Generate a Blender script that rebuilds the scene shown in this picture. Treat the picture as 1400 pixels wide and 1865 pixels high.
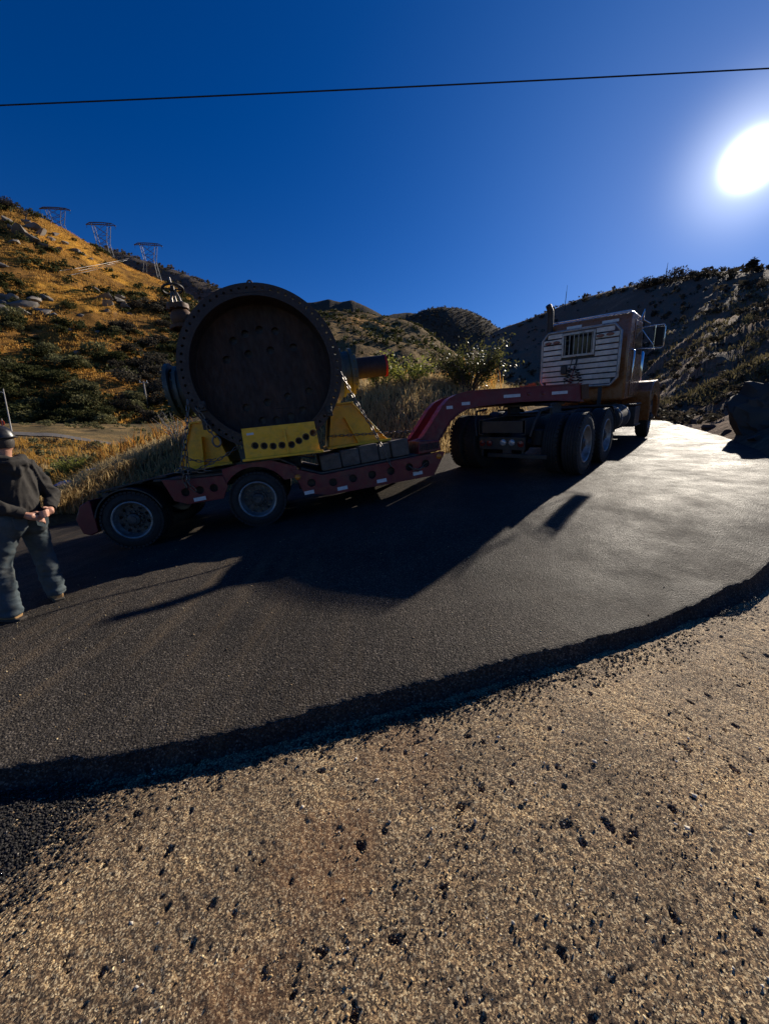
import bpy, bmesh, math, random
import numpy as np
from math import sin, cos, tan, atan, atan2, radians, pi, sqrt
from mathutils import Matrix, Vector

for _o in list(bpy.data.objects):
    bpy.data.objects.remove(_o)
random.seed(7)
RNG = np.random.default_rng(11)
SC = bpy.context.scene
COL = SC.collection

# ------------------------------------------------------------------ camera
CAM_H = 1.3
PITCH = radians(12)
FPX = 700.0                       # focal length in pixels of the 1400 px wide photograph
cam_d = bpy.data.cameras.new('camera')
cam_d.sensor_fit = 'HORIZONTAL'
cam_d.sensor_width = 36.0
cam_d.lens = 36.0 * FPX / 1400.0
cam_d.clip_start = 0.05
cam_d.clip_end = 12000
cam = bpy.data.objects.new('camera', cam_d)
cam.location = (0, 0, CAM_H)
cam.rotation_euler = (pi / 2 - PITCH, 0, 0)
COL.objects.link(cam)
SC.camera = cam

# ------------------------------------------------------------------ light
SUN_EL = radians(24.5)
SUN_AZ = radians(39.3)            # from +Y towards +X
SUN_DIR = Vector((sin(SUN_AZ) * cos(SUN_EL), cos(SUN_AZ) * cos(SUN_EL), sin(SUN_EL)))
world = bpy.data.worlds.new('World')
SC.world = world
world.use_nodes = True
wn, wl = world.node_tree.nodes, world.node_tree.links
wn.clear()
w_out = wn.new('ShaderNodeOutputWorld')
w_bg = wn.new('ShaderNodeBackground')
w_sky = wn.new('ShaderNodeTexSky')
w_sky.sky_type = 'NISHITA'
w_sky.sun_disc = False
w_sky.sun_elevation = SUN_EL
w_sky.sun_rotation = SUN_AZ
w_sky.altitude = 900
w_sky.air_density = 0.8
w_sky.dust_density = 0.15
w_sky.ozone_density = 3.0
w_bg.inputs['Strength'].default_value = 0.060
w_hs = wn.new('ShaderNodeHueSaturation')          # a deep, clear mountain blue
w_hs.inputs['Saturation'].default_value = 1.36
w_hs.inputs['Hue'].default_value = 0.517
wl.new(w_sky.outputs[0], w_hs.inputs['Color'])
wl.new(w_hs.outputs[0], w_bg.inputs['Color'])
# the sun's own disc and aureole, around the sun's direction
w_geo = wn.new('ShaderNodeNewGeometry')
w_dot = wn.new('ShaderNodeVectorMath'); w_dot.operation = 'DOT_PRODUCT'
wl.new(w_geo.outputs['Incoming'], w_dot.inputs[0])
w_dot.inputs[1].default_value = (-SUN_DIR.x, -SUN_DIR.y, -SUN_DIR.z)
def w_math(op, a, b=None):
    n = wn.new('ShaderNodeMath'); n.operation = op
    for i, s in enumerate((a, b)):
        if s is None:
            continue
        if isinstance(s, (int, float)):
            n.inputs[i].default_value = s
        else:
            wl.new(s, n.inputs[i])
    return n.outputs[0]
w_c = w_math('MAXIMUM', w_dot.outputs['Value'], 0.0)
w_l1 = w_math('MULTIPLY', w_math('POWER', w_c, 4200.0), 9.0)
w_l2 = w_math('MULTIPLY', w_math('POWER', w_c, 380.0), 0.5)
w_l3 = w_math('MULTIPLY', w_math('POWER', w_c, 9.0), 0.10)
w_bg2 = wn.new('ShaderNodeBackground')
w_bg2.inputs['Color'].default_value = (0.92, 0.96, 1.0, 1)
wl.new(w_math('ADD', w_l1, w_l2), w_bg2.inputs['Strength'])
w_bg3 = wn.new('ShaderNodeBackground')
w_bg3.inputs['Color'].default_value = (0.16, 0.50, 1.0, 1)
wl.new(w_l3, w_bg3.inputs['Strength'])
w_add2 = wn.new('ShaderNodeAddShader')
w_add = wn.new('ShaderNodeAddShader')
wl.new(w_bg.outputs[0], w_add.inputs[0])
wl.new(w_bg2.outputs[0], w_add.inputs[1])
wl.new(w_add.outputs[0], w_add2.inputs[0])
wl.new(w_bg3.outputs[0], w_add2.inputs[1])
wl.new(w_add2.outputs[0], w_out.inputs['Surface'])

sun_d = bpy.data.lights.new('sun', 'SUN')
sun_d.energy = 5.0
sun_d.angle = radians(0.53)
sun_d.color = (1.0, 0.90, 0.76)
sun = bpy.data.objects.new('sun', sun_d)
sun.rotation_euler = (-SUN_DIR).to_track_quat('-Z', 'Y').to_euler()
sun.location = SUN_DIR * 60
COL.objects.link(sun)

vs = SC.view_settings
vs.view_transform = 'Standard'
vs.look = 'None'
vs.exposure = 0.5
vs.gamma = 1.0
vs.use_curve_mapping = False
SC.render.engine = 'CYCLES'
SC.cycles.use_denoising = True
SC.cycles.max_bounces = 6
SC.cycles.caustics_reflective = False
SC.cycles.caustics_refractive = False

# ------------------------------------------------------------------ helpers: pixels of the photograph to places
CAMP = np.array([0, 0, CAM_H])
def ray(px, py):
    x = (px - 700.0) / FPX; y = (932.5 - py) / FPX
    return np.array([x, cos(PITCH) + y * sin(PITCH), y * cos(PITCH) - sin(PITCH)])
def at(px, py, s):
    return CAMP + ray(px, py) * s
def sstep(t):
    t = np.clip(t, 0, 1)
    return t * t * (3 - 2 * t)
def road_h(x, y):
    zt = 0.11 + 0.14 * x
    zk = 0.547 + 0.0629 * (x - 2.617) + 0.0706 * (y - 7.588)
    w = sstep((x + 0.25 * (y - 6) + 0.6) / 2.2)
    return zt * (1 - w) + zk * w - 0.20 * sstep((5.0 - y) / 2.0) * sstep((x + 3.0) / 2.4) + 0.07 * sstep((4.7 - y) / 1.1) * sstep((-1.6 - x) / 1.2)
def on_road(px, py):
    r = ray(px, py)
    lo, hi = 0.3, 0.3
    s = 0.3
    while s < 60:
        q = CAMP + r * s
        if q[2] < road_h(q[0], q[1]):
            break
        lo = s; s += 0.05
    hi = s
    for _ in range(30):
        m = (lo + hi) / 2; q = CAMP + r * m
        if q[2] < road_h(q[0], q[1]): hi = m
        else: lo = m
    q = CAMP + r * hi
    return np.array([q[0], q[1]])

# ------------------------------------------------------------------ helpers: noise
def _hash(ix, iy, seed):
    h = (ix.astype(np.int64) * 374761393 + iy.astype(np.int64) * 668265263 + seed * 1442695041) & 0x7fffffff
    h = ((h ^ (h >> 13)) * 1274126177) & 0x7fffffff
    h = h ^ (h >> 16)
    return (h & 0xffff) / 65535.0
def vnoise(x, y, seed=0):
    x = np.asarray(x, float); y = np.asarray(y, float)
    ix = np.floor(x); iy = np.floor(y)
    fx = x - ix; fy = y - iy
    fx = fx * fx * (3 - 2 * fx); fy = fy * fy * (3 - 2 * fy)
    a = _hash(ix, iy, seed); b = _hash(ix + 1, iy, seed)
    c = _hash(ix, iy + 1, seed); d = _hash(ix + 1, iy + 1, seed)
    return (a * (1 - fx) + b * fx) * (1 - fy) + (c * (1 - fx) + d * fx) * fy * 1.0
def fbm(x, y, octv=4, seed=0):
    t = 0; amp = 0.5; s = 0
    for k in range(octv):
        t = t + amp * (vnoise(x * 2 ** k + 17.3 * k, y * 2 ** k - 9.1 * k, seed + k) - 0.5)
        s += amp; amp *= 0.5
    return t / s * 2

# ------------------------------------------------------------------ helpers: materials
MATS = {}
def ramp(nt, fac, stops):
    r = nt.nodes.new('ShaderNodeValToRGB')
    el = r.color_ramp.elements
    while len(el) > 1:
        el.remove(el[-1])
    el[0].position = stops[0][0]; el[0].color = (*stops[0][1], 1)
    for p, c in stops[1:]:
        e = el.new(p); e.color = (*c, 1)
    nt.links.new(fac, r.inputs[0])
    return r.outputs[0]
def node(nt, typ, **kw):
    n = nt.nodes.new(typ)
    for k, v in kw.items():
        if k in n.inputs:
            if hasattr(v, 'is_linked') or isinstance(v, bpy.types.NodeSocket):
                nt.links.new(v, n.inputs[k])
            else:
                n.inputs[k].default_value = v
        else:
            setattr(n, k, v)
    return n
def mix(nt, fac, a, b, mode='MIX'):
    n = nt.nodes.new('ShaderNodeMix'); n.data_type = 'RGBA'; n.blend_type = mode
    for s, v in ((n.inputs[0], fac), (n.inputs[6], a), (n.inputs[7], b)):
        if isinstance(v, bpy.types.NodeSocket):
            nt.links.new(v, s)
        elif isinstance(v, (int, float)):
            s.default_value = v
        else:
            s.default_value = (*v, 1)
    return n.outputs[2]
def new_mat(name):
    m = bpy.data.materials.new(name); m.use_nodes = True
    nt = m.node_tree
    return m, nt, nt.nodes['Principled BSDF']
def surf(name, c1, c2=None, scale=3.0, rough=0.6, metal=0.0, bump=0.15, bscale=40.0, dirt=None, dirt_amt=0.5, dscale=2.0, spec=0.5, rvar=0.15, coords='Object', stretch=(1, 1, 1), coat=0.0):
    """painted / worn / grained surface: two-tone noise, dirt patches, roughness variation and fine relief"""
    m, nt, b = new_mat(name)
    tc = node(nt, 'ShaderNodeTexCoord')
    mp = node(nt, 'ShaderNodeMapping', Scale=stretch)
    nt.links.new(tc.outputs[coords], mp.inputs['Vector'])
    v = mp.outputs[0]
    n1 = node(nt, 'ShaderNodeTexNoise', Vector=v, Scale=scale, Detail=8.0, Roughness=0.65)
    col = ramp(nt, n1.outputs['Fac'], [(0.32, c1), (0.68, c2 or tuple(x * 0.75 for x in c1))])
    if dirt:
        n2 = node(nt, 'ShaderNodeTexNoise', Vector=v, Scale=dscale, Detail=10.0, Roughness=0.75)
        f = ramp(nt, n2.outputs['Fac'], [(0.48, (0, 0, 0)), (0.66, (dirt_amt,) * 3)])
        col = mix(nt, f, col, dirt)
    nt.links.new(col, b.inputs['Base Color'])
    b.inputs['Metallic'].default_value = metal
    b.inputs['Specular IOR Level'].default_value = spec
    n3 = node(nt, 'ShaderNodeTexNoise', Vector=v, Scale=scale * 3.3, Detail=6.0)
    rr = node(nt, 'ShaderNodeMapRange')
    nt.links.new(n3.outputs['Fac'], rr.inputs['Value'])
    rr.inputs['From Min'].default_value = 0.3; rr.inputs['From Max'].default_value = 0.7
    rr.inputs['To Min'].default_value = max(0.02, rough - rvar); rr.inputs['To Max'].default_value = min(1, rough + rvar)
    nt.links.new(rr.outputs[0], b.inputs['Roughness'])
    if coat:
        b.inputs['Coat Weight'].default_value = coat
    if bump:
        n4 = node(nt, 'ShaderNodeTexNoise', Vector=v, Scale=bscale, Detail=6.0, Roughness=0.6)
        bp = node(nt, 'ShaderNodeBump', Strength=bump, Distance=0.01)
        nt.links.new(n4.outputs['Fac'], bp.inputs['Height'])
        nt.links.new(bp.outputs[0], b.inputs['Normal'])
    MATS[name] = m
    return m
def leafmat(name, cols, rough=0.75, trans=0.25, spec=0.08):
    """each leaf or blade takes its own tone"""
    m, nt, b = new_mat(name)
    g = node(nt, 'ShaderNodeNewGeometry')
    oi = node(nt, 'ShaderNodeObjectInfo')
    k = len(cols)
    col = ramp(nt, g.outputs['Random Per Island'], [(i / max(1, k - 1), c) for i, c in enumerate(cols)])
    hv = node(nt, 'ShaderNodeHueSaturation')
    rr = node(nt, 'ShaderNodeMapRange')
    nt.links.new(oi.outputs['Random'], rr.inputs['Value'])
    rr.inputs['To Min'].default_value = 0.65; rr.inputs['To Max'].default_value = 1.3
    nt.links.new(rr.outputs[0], hv.inputs['Value'])
    nt.links.new(col, hv.inputs['Color'])
    nt.links.new(hv.outputs[0], b.inputs['Base Color'])
    b.inputs['Roughness'].default_value = rough
    b.inputs['Specular IOR Level'].default_value = spec
    tr = node(nt, 'ShaderNodeBsdfTranslucent')
    nt.links.new(hv.outputs[0], tr.inputs['Color'])
    ms = node(nt, 'ShaderNodeMixShader')
    ms.inputs[0].default_value = trans
    nt.links.new(b.outputs[0], ms.inputs[1]); nt.links.new(tr.outputs[0], ms.inputs[2])
    nt.links.new(ms.outputs[0], nt.nodes['Material Output'].inputs['Surface'])
    MATS[name] = m
    return m

# ------------------------------------------------------------------ helpers: meshes
class MB:
    def __init__(self, M=None):
        self.v = []; self.f = []; self.M = M or Matrix()
    def add(self, vs_, fs_, M=None):
        k = len(self.v); T = self.M @ M if M is not None else self.M
        self.v += [tuple(T @ Vector(p)) for p in vs_]
        self.f += [tuple(i + k for i in f) for f in fs_]
        return self
    def box(self, c, s, M=None, taper=None):
        x, y, z = (d / 2 for d in s)
        tx, ty = taper or (1, 1)
        p = [(-x, -y, -z), (x, -y, -z), (x, y, -z), (-x, y, -z), (-x * tx, -y * ty, z), (x * tx, -y * ty, z), (x * tx, y * ty, z), (-x * tx, y * ty, z)]
        T = Matrix.Translation(c) @ (M if M is not None else Matrix())
        return self.add(p, [(0, 3, 2, 1), (4, 5, 6, 7), (0, 1, 5, 4), (1, 2, 6, 5), (2, 3, 7, 6), (3, 0, 4, 7)], T)
    def cyl(self, p0, p1, r0, r1=None, n=16, cap=True):
        return self.tube([p0, p1], [r0, r0 if r1 is None else r1], n, cap)
    def tube(self, pts, r, n=8, cap=True, closed=False):
        P = [Vector(p) for p in pts]; m = len(P)
        R = r if isinstance(r, (list, tuple)) else [r] * m
        vs_, fs_ = [], []
        up = None
        for i in range(m):
            if closed:
                d = P[(i + 1) % m] - P[i - 1]
            else:
                d = (P[min(i + 1, m - 1)] - P[max(i - 1, 0)])
            d.normalize()
            if up is None:
                up = Vector((0, 0, 1)) if abs(d.z) < 0.9 else Vector((1, 0, 0))
            a = d.cross(up); 
            if a.length < 1e-6: a = d.orthogonal()
            a.normalize(); b = d.cross(a); b.normalize(); up = -b if False else a.cross(d)
            for k in range(n):
                t = 2 * pi * k / n
                vs_.append(P[i] + (a * cos(t) + b * sin(t)) * R[i])
        for i in range(m if closed else m - 1):
            j = (i + 1) % m
            for k in range(n):
                l = (k + 1) % n
                fs_.append((i * n + k, i * n + l, j * n + l, j * n + k))
        if cap and not closed:
            fs_.append(tuple(range(n - 1, -1, -1)))
            fs_.append(tuple((m - 1) * n + k for k in range(n)))
        return self.add(vs_, fs_)
    def lathe(self, prof, n=32, axis='Y', c=(0, 0, 0), closed=False):
        vs_, fs_ = [], []
        for r, h in prof:
            for k in range(n):
                t = 2 * pi * k / n
                a, b = r * cos(t), r * sin(t)
                vs_.append({'Y': (a, h, b), 'Z': (a, b, h), 'X': (h, a, b)}[axis])
        m = len(prof)
        for i in range(m if closed else m - 1):
            j = (i + 1) % m
            for k in range(n):
                l = (k + 1) % n
                fs_.append((i * n + k, i * n + l, j * n + l, j * n + k))
        return self.add(vs_, fs_, Matrix.Translation(c))
    def prism(self, pts, a0, a1, axis='Y'):
        """side outline pts extruded from a0 to a1 along axis"""
        n = len(pts)
        def q(p, h):
            return {'Y': (p[0], h, p[1]), 'X': (h, p[0], p[1]), 'Z': (p[0], p[1], h)}[axis]
        vs_ = [q(p, a0) for p in pts] + [q(p, a1) for p in pts]
        fs_ = [tuple(range(n)), tuple(range(2 * n - 1, n - 1, -1))]
        for i in range(n):
            j = (i + 1) % n
            fs_.append((i, i + n, j + n, j))
        return self.add(vs_, fs_)
    def ball(self, c, r, n=16, m=10, M=None):
        rx, ry, rz = (r, r, r) if isinstance(r, (int, float)) else r
        vs_, fs_ = [], []
        for i in range(m + 1):
            a = pi * i / m
            for k in range(n):
                t = 2 * pi * k / n
                vs_.append((rx * sin(a) * cos(t), ry * sin(a) * sin(t), rz * cos(a)))
        for i in range(m):
            for k in range(n):
                l = (k + 1) % n
                fs_.append((i * n + k, (i + 1) * n + k, (i + 1) * n + l, i * n + l))
        return self.add(vs_, fs_, Matrix.Translation(c) @ (M if M is not None else Matrix()))
    def mesh_add(self, me, M=None):
        return self.add([tuple(v.co) for v in me.vertices], [tuple(p.vertices) for p in me.polygons], M)
    def mesh(self, name, mat, smooth=35):
        me = bpy.data.meshes.new(name)
        me.from_pydata(self.v, [], self.f)
        bm = bmesh.new(); bm.from_mesh(me)
        bmesh.ops.remove_doubles(bm, verts=bm.verts, dist=1e-5)
        bmesh.ops.recalc_face_normals(bm, faces=bm.faces)
        bm.to_mesh(me); bm.free()
        if smooth:
            me.polygons.foreach_set('use_smooth', [True] * len(me.polygons))
            me.set_sharp_from_angle(angle=radians(smooth))
        me.materials.append(MATS[mat] if isinstance(mat, str) else mat)
        return me
    def build(self, name, mat, parent=None, smooth=35, bevel=0.0, M=None):
        return link(name, self.mesh(name, mat, smooth), parent, M, bevel)
def link(name, data, parent=None, M=None, bevel=0.0):
    o = bpy.data.objects.new(name, data)
    COL.objects.link(o)
    if parent: o.parent = parent
    if M is not None: o.matrix_local = M
    if bevel:
        b = o.modifiers.new('bevel', 'BEVEL'); b.width = bevel; b.segments = 2; b.limit_method = 'ANGLE'; b.angle_limit = radians(40)
    return o
def fastmesh(name, V, F, mat, smooth=False):
    """numpy verts (n,3), faces (m,3|4)"""
    V = np.asarray(V, np.float32); F = np.asarray(F, np.int32)
    me = bpy.data.meshes.new(name)
    me.vertices.add(len(V)); me.vertices.foreach_set('co', V.ravel())
    k = F.shape[1]
    me.loops.add(F.size); me.loops.foreach_set('vertex_index', F.ravel())
    me.polygons.add(len(F))
    me.polygons.foreach_set('loop_start', np.arange(len(F), dtype=np.int32) * k)
    me.update(calc_edges=True)
    me.validate()
    if smooth: me.polygons.foreach_set('use_smooth', np.ones(len(me.polygons), bool))
    for m_ in (mat if isinstance(mat, (list, tuple)) else [mat]):
        me.materials.append(MATS[m_] if isinstance(m_, str) else m_)
    return me
def gridfaces(nr, nc):
    i = np.arange(nr - 1)[:, None] * nc + np.arange(nc - 1)[None, :]
    i = i.ravel()
    return np.stack([i, i + 1, i + nc + 1, i + nc], 1)
def plate(outline, holes, t, name='plate'):
    """flat plate in XY with holes through it, thickness t about z=0, as a mesh"""
    cu = bpy.data.curves.new(name, 'CURVE'); cu.dimensions = '2D'; cu.fill_mode = 'BOTH'; cu.extrude = t / 2
    for poly in [outline] + list(holes):
        s = cu.splines.new('POLY'); s.points.add(len(poly) - 1); s.use_cyclic_u = True
        for p, q in zip(s.points, poly): p.co = (q[0], q[1], 0, 1)
    o = bpy.data.objects.new(name, cu); COL.objects.link(o)
    dg = bpy.context.evaluated_depsgraph_get()
    me = bpy.data.meshes.new_from_object(o.evaluated_get(dg))
    bpy.data.objects.remove(o); bpy.data.curves.remove(cu)
    return me
def circ(x, y, r, n=16, ph=0.0):
    return [(x + r * cos(2 * pi * k / n + ph), y + r * sin(2 * pi * k / n + ph)) for k in range(n)]
def tag(o, label=None, cat=None, group=None, kind=None):
    if label: o['label'] = label
    if cat: o['category'] = cat
    if group: o['group'] = group
    if kind: o['kind'] = kind
    return o
def thing(name, label, cat, M=None, group=None):
    o = bpy.data.objects.new(name, None); o.empty_display_size = 0.2
    COL.objects.link(o)
    if M is not None: o.matrix_world = M
    return tag(o, label, cat, group)
def part_empty(name, parent, M=None):
    o = bpy.data.objects.new(name, None); o.empty_display_size = 0.1
    COL.objects.link(o); o.parent = parent
    if M is not None: o.matrix_local = M
    return o
def frame(o, F, L, U):
    return Matrix(((F[0], L[0], U[0], o[0]), (F[1], L[1], U[1], o[1]), (F[2], L[2], U[2], o[2]), (0, 0, 0, 1)))
XZ = Matrix(((1, 0, 0, 0), (0, 0, -1, 0), (0, 1, 0, 0), (0, 0, 0, 1)))     # plate drawn in XY stands up in XZ, facing -Y
YZ = Matrix(((0, 0, 1, 0), (1, 0, 0, 0), (0, 1, 0, 0), (0, 0, 0, 1)))      # plate drawn in XY stands up in YZ

# ------------------------------------------------------------------ materials
surf('red_paint', (0.19, 0.007, 0.011), (0.14, 0.006, 0.009), 4, 0.45, 0, 0.1, 60, (0.06, 0.04, 0.035), 0.6, 3.0)
surf('yellow_paint', (1.0, 0.52, 0.008), (0.96, 0.46, 0.007), 5, 0.42, 0, 0.06, 50, (0.30, 0.17, 0.03), 0.45, 6.0)
surf('cast_iron', (0.018, 0.012, 0.010), (0.042, 0.025, 0.018), 6, 0.72, 0.1, 0.35, 45, (0.075, 0.036, 0.02), 0.6, 2.4, stretch=(1, 1, 0.35))
surf('flange_iron', (0.038, 0.030, 0.027), (0.060, 0.042, 0.032), 9, 0.6, 0.3, 0.25, 60, (0.03, 0.025, 0.02), 0.5, 4)
surf('teal_paint', (0.075, 0.105, 0.095), (0.055, 0.08, 0.072), 5, 0.55, 0, 0.15, 40, (0.10, 0.06, 0.04), 0.6, 3)
surf('rust_orange', (0.13, 0.055, 0.018), (0.07, 0.032, 0.014), 8, 0.7, 0, 0.3, 60)
surf('rubber', (0.013, 0.013, 0.013), (0.020, 0.019, 0.018), 9, 0.78, 0, 0.25, 80, (0.05, 0.042, 0.034), 0.35, 7)
surf('wheel_disc', (0.10, 0.092, 0.085), (0.06, 0.055, 0.05), 9, 0.6, 0.3, 0.15, 60, (0.03, 0.026, 0.022), 0.6, 6)
surf('alloy', (0.42, 0.41, 0.40), (0.28, 0.27, 0.26), 9, 0.48, 0.6, 0.08, 70, (0.10, 0.085, 0.07), 0.7, 6)
surf('chrome', (0.72, 0.72, 0.74), (0.62, 0.62, 0.64), 6, 0.12, 1.0, 0.0, 70, rvar=0.05)
surf('rack_alloy', (0.58, 0.54, 0.50), (0.43, 0.40, 0.37), 4, 0.45, 0.35, 0.06, 60, (0.22, 0.19, 0.16), 0.5, 3)
surf('dark_steel', (0.045, 0.042, 0.042), (0.03, 0.028, 0.028), 8, 0.55, 0.4, 0.2, 60, (0.09, 0.07, 0.05), 0.4, 5)
surf('black_frame', (0.018, 0.018, 0.019), (0.03, 0.028, 0.026), 6, 0.5, 0.1, 0.15, 50, (0.08, 0.065, 0.05), 0.4, 4)
surf('chain_steel', (0.16, 0.15, 0.14), (0.10, 0.08, 0.07), 20, 0.4, 0.8, 0.1, 120)
surf('cab_paint', (0.28, 0.108, 0.033), (0.24, 0.092, 0.029), 3, 0.30, 0, 0.03, 30, (0.16, 0.075, 0.03), 0.45, 2.5, coat=0.3)
surf('timber', (0.16, 0.13, 0.10), (0.09, 0.075, 0.06), 7, 0.85, 0, 0.5, 35, (0.05, 0.04, 0.035), 0.6, 5, stretch=(1, 0.2, 1.6))
surf('shaft_dark', (0.030, 0.018, 0.017), (0.022, 0.014, 0.014), 7, 0.7, 0.0, 0.2, 60)
surf('signal_red', (0.55, 0.02, 0.02), (0.45, 0.015, 0.015), 8, 0.45, 0, 0.05)
surf('flag_orange', (0.85, 0.11, 0.03), (0.7, 0.08, 0.02), 8, 0.8, 0, 0.2, 30)
surf('tape_white', (0.72, 0.72, 0.72), (0.55, 0.54, 0.52), 20, 0.45, 0, 0.05)
surf('amber', (0.75, 0.24, 0.02), (0.6, 0.18, 0.02), 20, 0.3, 0, 0.0)
surf('lens_red', (0.16, 0.010, 0.012), (0.12, 0.008, 0.01), 20, 0.25, 0, 0.0)
surf('lens_clear', (0.42, 0.42, 0.43), (0.36, 0.36, 0.37), 20, 0.2, 0.3, 0.0)
surf('mirror', (0.02, 0.02, 0.022), (0.02, 0.02, 0.022), 5, 0.35, 0.0, 0.0, rvar=0.05, spec=0.12)
surf('glass_dark', (0.012, 0.014, 0.018), (0.012, 0.014, 0.018), 5, 0.12, 0, 0.0, rvar=0.03, spec=0.25)
surf('pole_wood', (0.42, 0.38, 0.33), (0.30, 0.26, 0.22), 3, 0.85, 0, 0.3, 20, stretch=(1, 1, 0.1))
surf('pole_grey', (0.48, 0.46, 0.43), (0.40, 0.38, 0.36), 3, 0.6, 0.2, 0.1, 20)
surf('pylon_steel', (0.055, 0.06, 0.075), (0.045, 0.05, 0.06), 1, 0.6, 0.0, 0.0)
surf('cable_black', (0.015, 0.015, 0.016), (0.015, 0.015, 0.016), 1, 0.6, 0, 0.0)
surf('cable_alloy', (0.55, 0.53, 0.50), (0.5, 0.48, 0.45), 1, 0.4, 0.6, 0.0)
surf('rock_grey', (0.23, 0.20, 0.165), (0.12, 0.105, 0.088), 0.35, 0.9, 0, 0.8, 2.0, (0.10, 0.085, 0.07), 0.7, 0.6)
surf('rock_dark', (0.075, 0.062, 0.050), (0.045, 0.037, 0.031), 1.2, 0.9, 0, 0.8, 8.0, (0.05, 0.04, 0.035), 0.6, 1.5)
surf('fleece', (0.040, 0.036, 0.032), (0.032, 0.029, 0.026), 14, 0.95, 0, 0.25, 220, spec=0.2)
surf('fleece_hem', (0.034, 0.031, 0.028), (0.028, 0.025, 0.023), 14, 0.95, 0, 0.35, 260, spec=0.2, stretch=(1, 1, 0.2))
surf('denim', (0.085, 0.108, 0.118), (0.048, 0.064, 0.072), 9, 0.9, 0, 0.3, 260, (0.10, 0.09, 0.075), 0.55, 7, spec=0.2)
surf('boot_leather', (0.42, 0.25, 0.10), (0.33, 0.19, 0.075), 12, 0.7, 0, 0.2, 90, (0.15, 0.10, 0.06), 0.5, 10)
surf('boot_sole', (0.035, 0.028, 0.024), (0.05, 0.04, 0.03), 12, 0.8, 0, 0.2, 90)
surf('skin', (0.52, 0.27, 0.18), (0.46, 0.22, 0.14), 14, 0.5, 0, 0.1, 150)
surf('hat_black', (0.018, 0.017, 0.017), (0.026, 0.024, 0.023), 9, 0.38, 0, 0.1, 70)
surf('hair_dark', (0.03, 0.022, 0.018), (0.045, 0.033, 0.025), 40, 0.7, 0, 0.3, 120)
surf('tarp_blue', (0.03, 0.30, 0.50), (0.02, 0.22, 0.40), 6, 0.35, 0, 0.2, 20)
surf('plastic_white', (0.75, 0.75, 0.73), (0.6, 0.6, 0.58), 8, 0.45, 0, 0.05)
surf('bark', (0.10, 0.075, 0.055), (0.06, 0.045, 0.035), 6, 0.9, 0, 0.5, 20, stretch=(1, 1, 0.2))
surf('twig_grey', (0.30, 0.27, 0.23), (0.20, 0.17, 0.15), 6, 0.9, 0, 0.2, 20)
leafmat('leaf_chaparral', [(0.030, 0.038, 0.014), (0.060, 0.064, 0.022), (0.095, 0.085, 0.030)])
leafmat('leaf_sage', [(0.09, 0.095, 0.045), (0.15, 0.145, 0.065), (0.20, 0.175, 0.075)])
leafmat('leaf_bright', [(0.16, 0.19, 0.035), (0.30, 0.31, 0.06), (0.44, 0.40, 0.10)], 0.5, 0.4)
leafmat('leaf_dark', [(0.034, 0.032, 0.024), (0.060, 0.054, 0.038), (0.100, 0.080, 0.058)])  # tones brightened so the right hill's scrub carries the veil of glare
leafmat('leaf_glossy', [(0.07, 0.085, 0.025), (0.15, 0.155, 0.045), (0.26, 0.23, 0.08)], 0.45, 0.35, 0.15)
leafmat('grass_gold', [(0.52, 0.27, 0.05), (0.70, 0.38, 0.08), (0.76, 0.47, 0.14)], 0.7, 0.4)
leafmat('grass_straw', [(0.36, 0.25, 0.11), (0.48, 0.35, 0.16), (0.56, 0.43, 0.23)], 0.7, 0.4)
leafmat('weed_rust', [(0.40, 0.16, 0.03), (0.56, 0.27, 0.06), (0.50, 0.34, 0.10)], 0.7, 0.55)
leafmat('grass_dull', [(0.10, 0.088, 0.045), (0.15, 0.125, 0.060), (0.20, 0.165, 0.085)], 0.8, 0.3)
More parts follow.
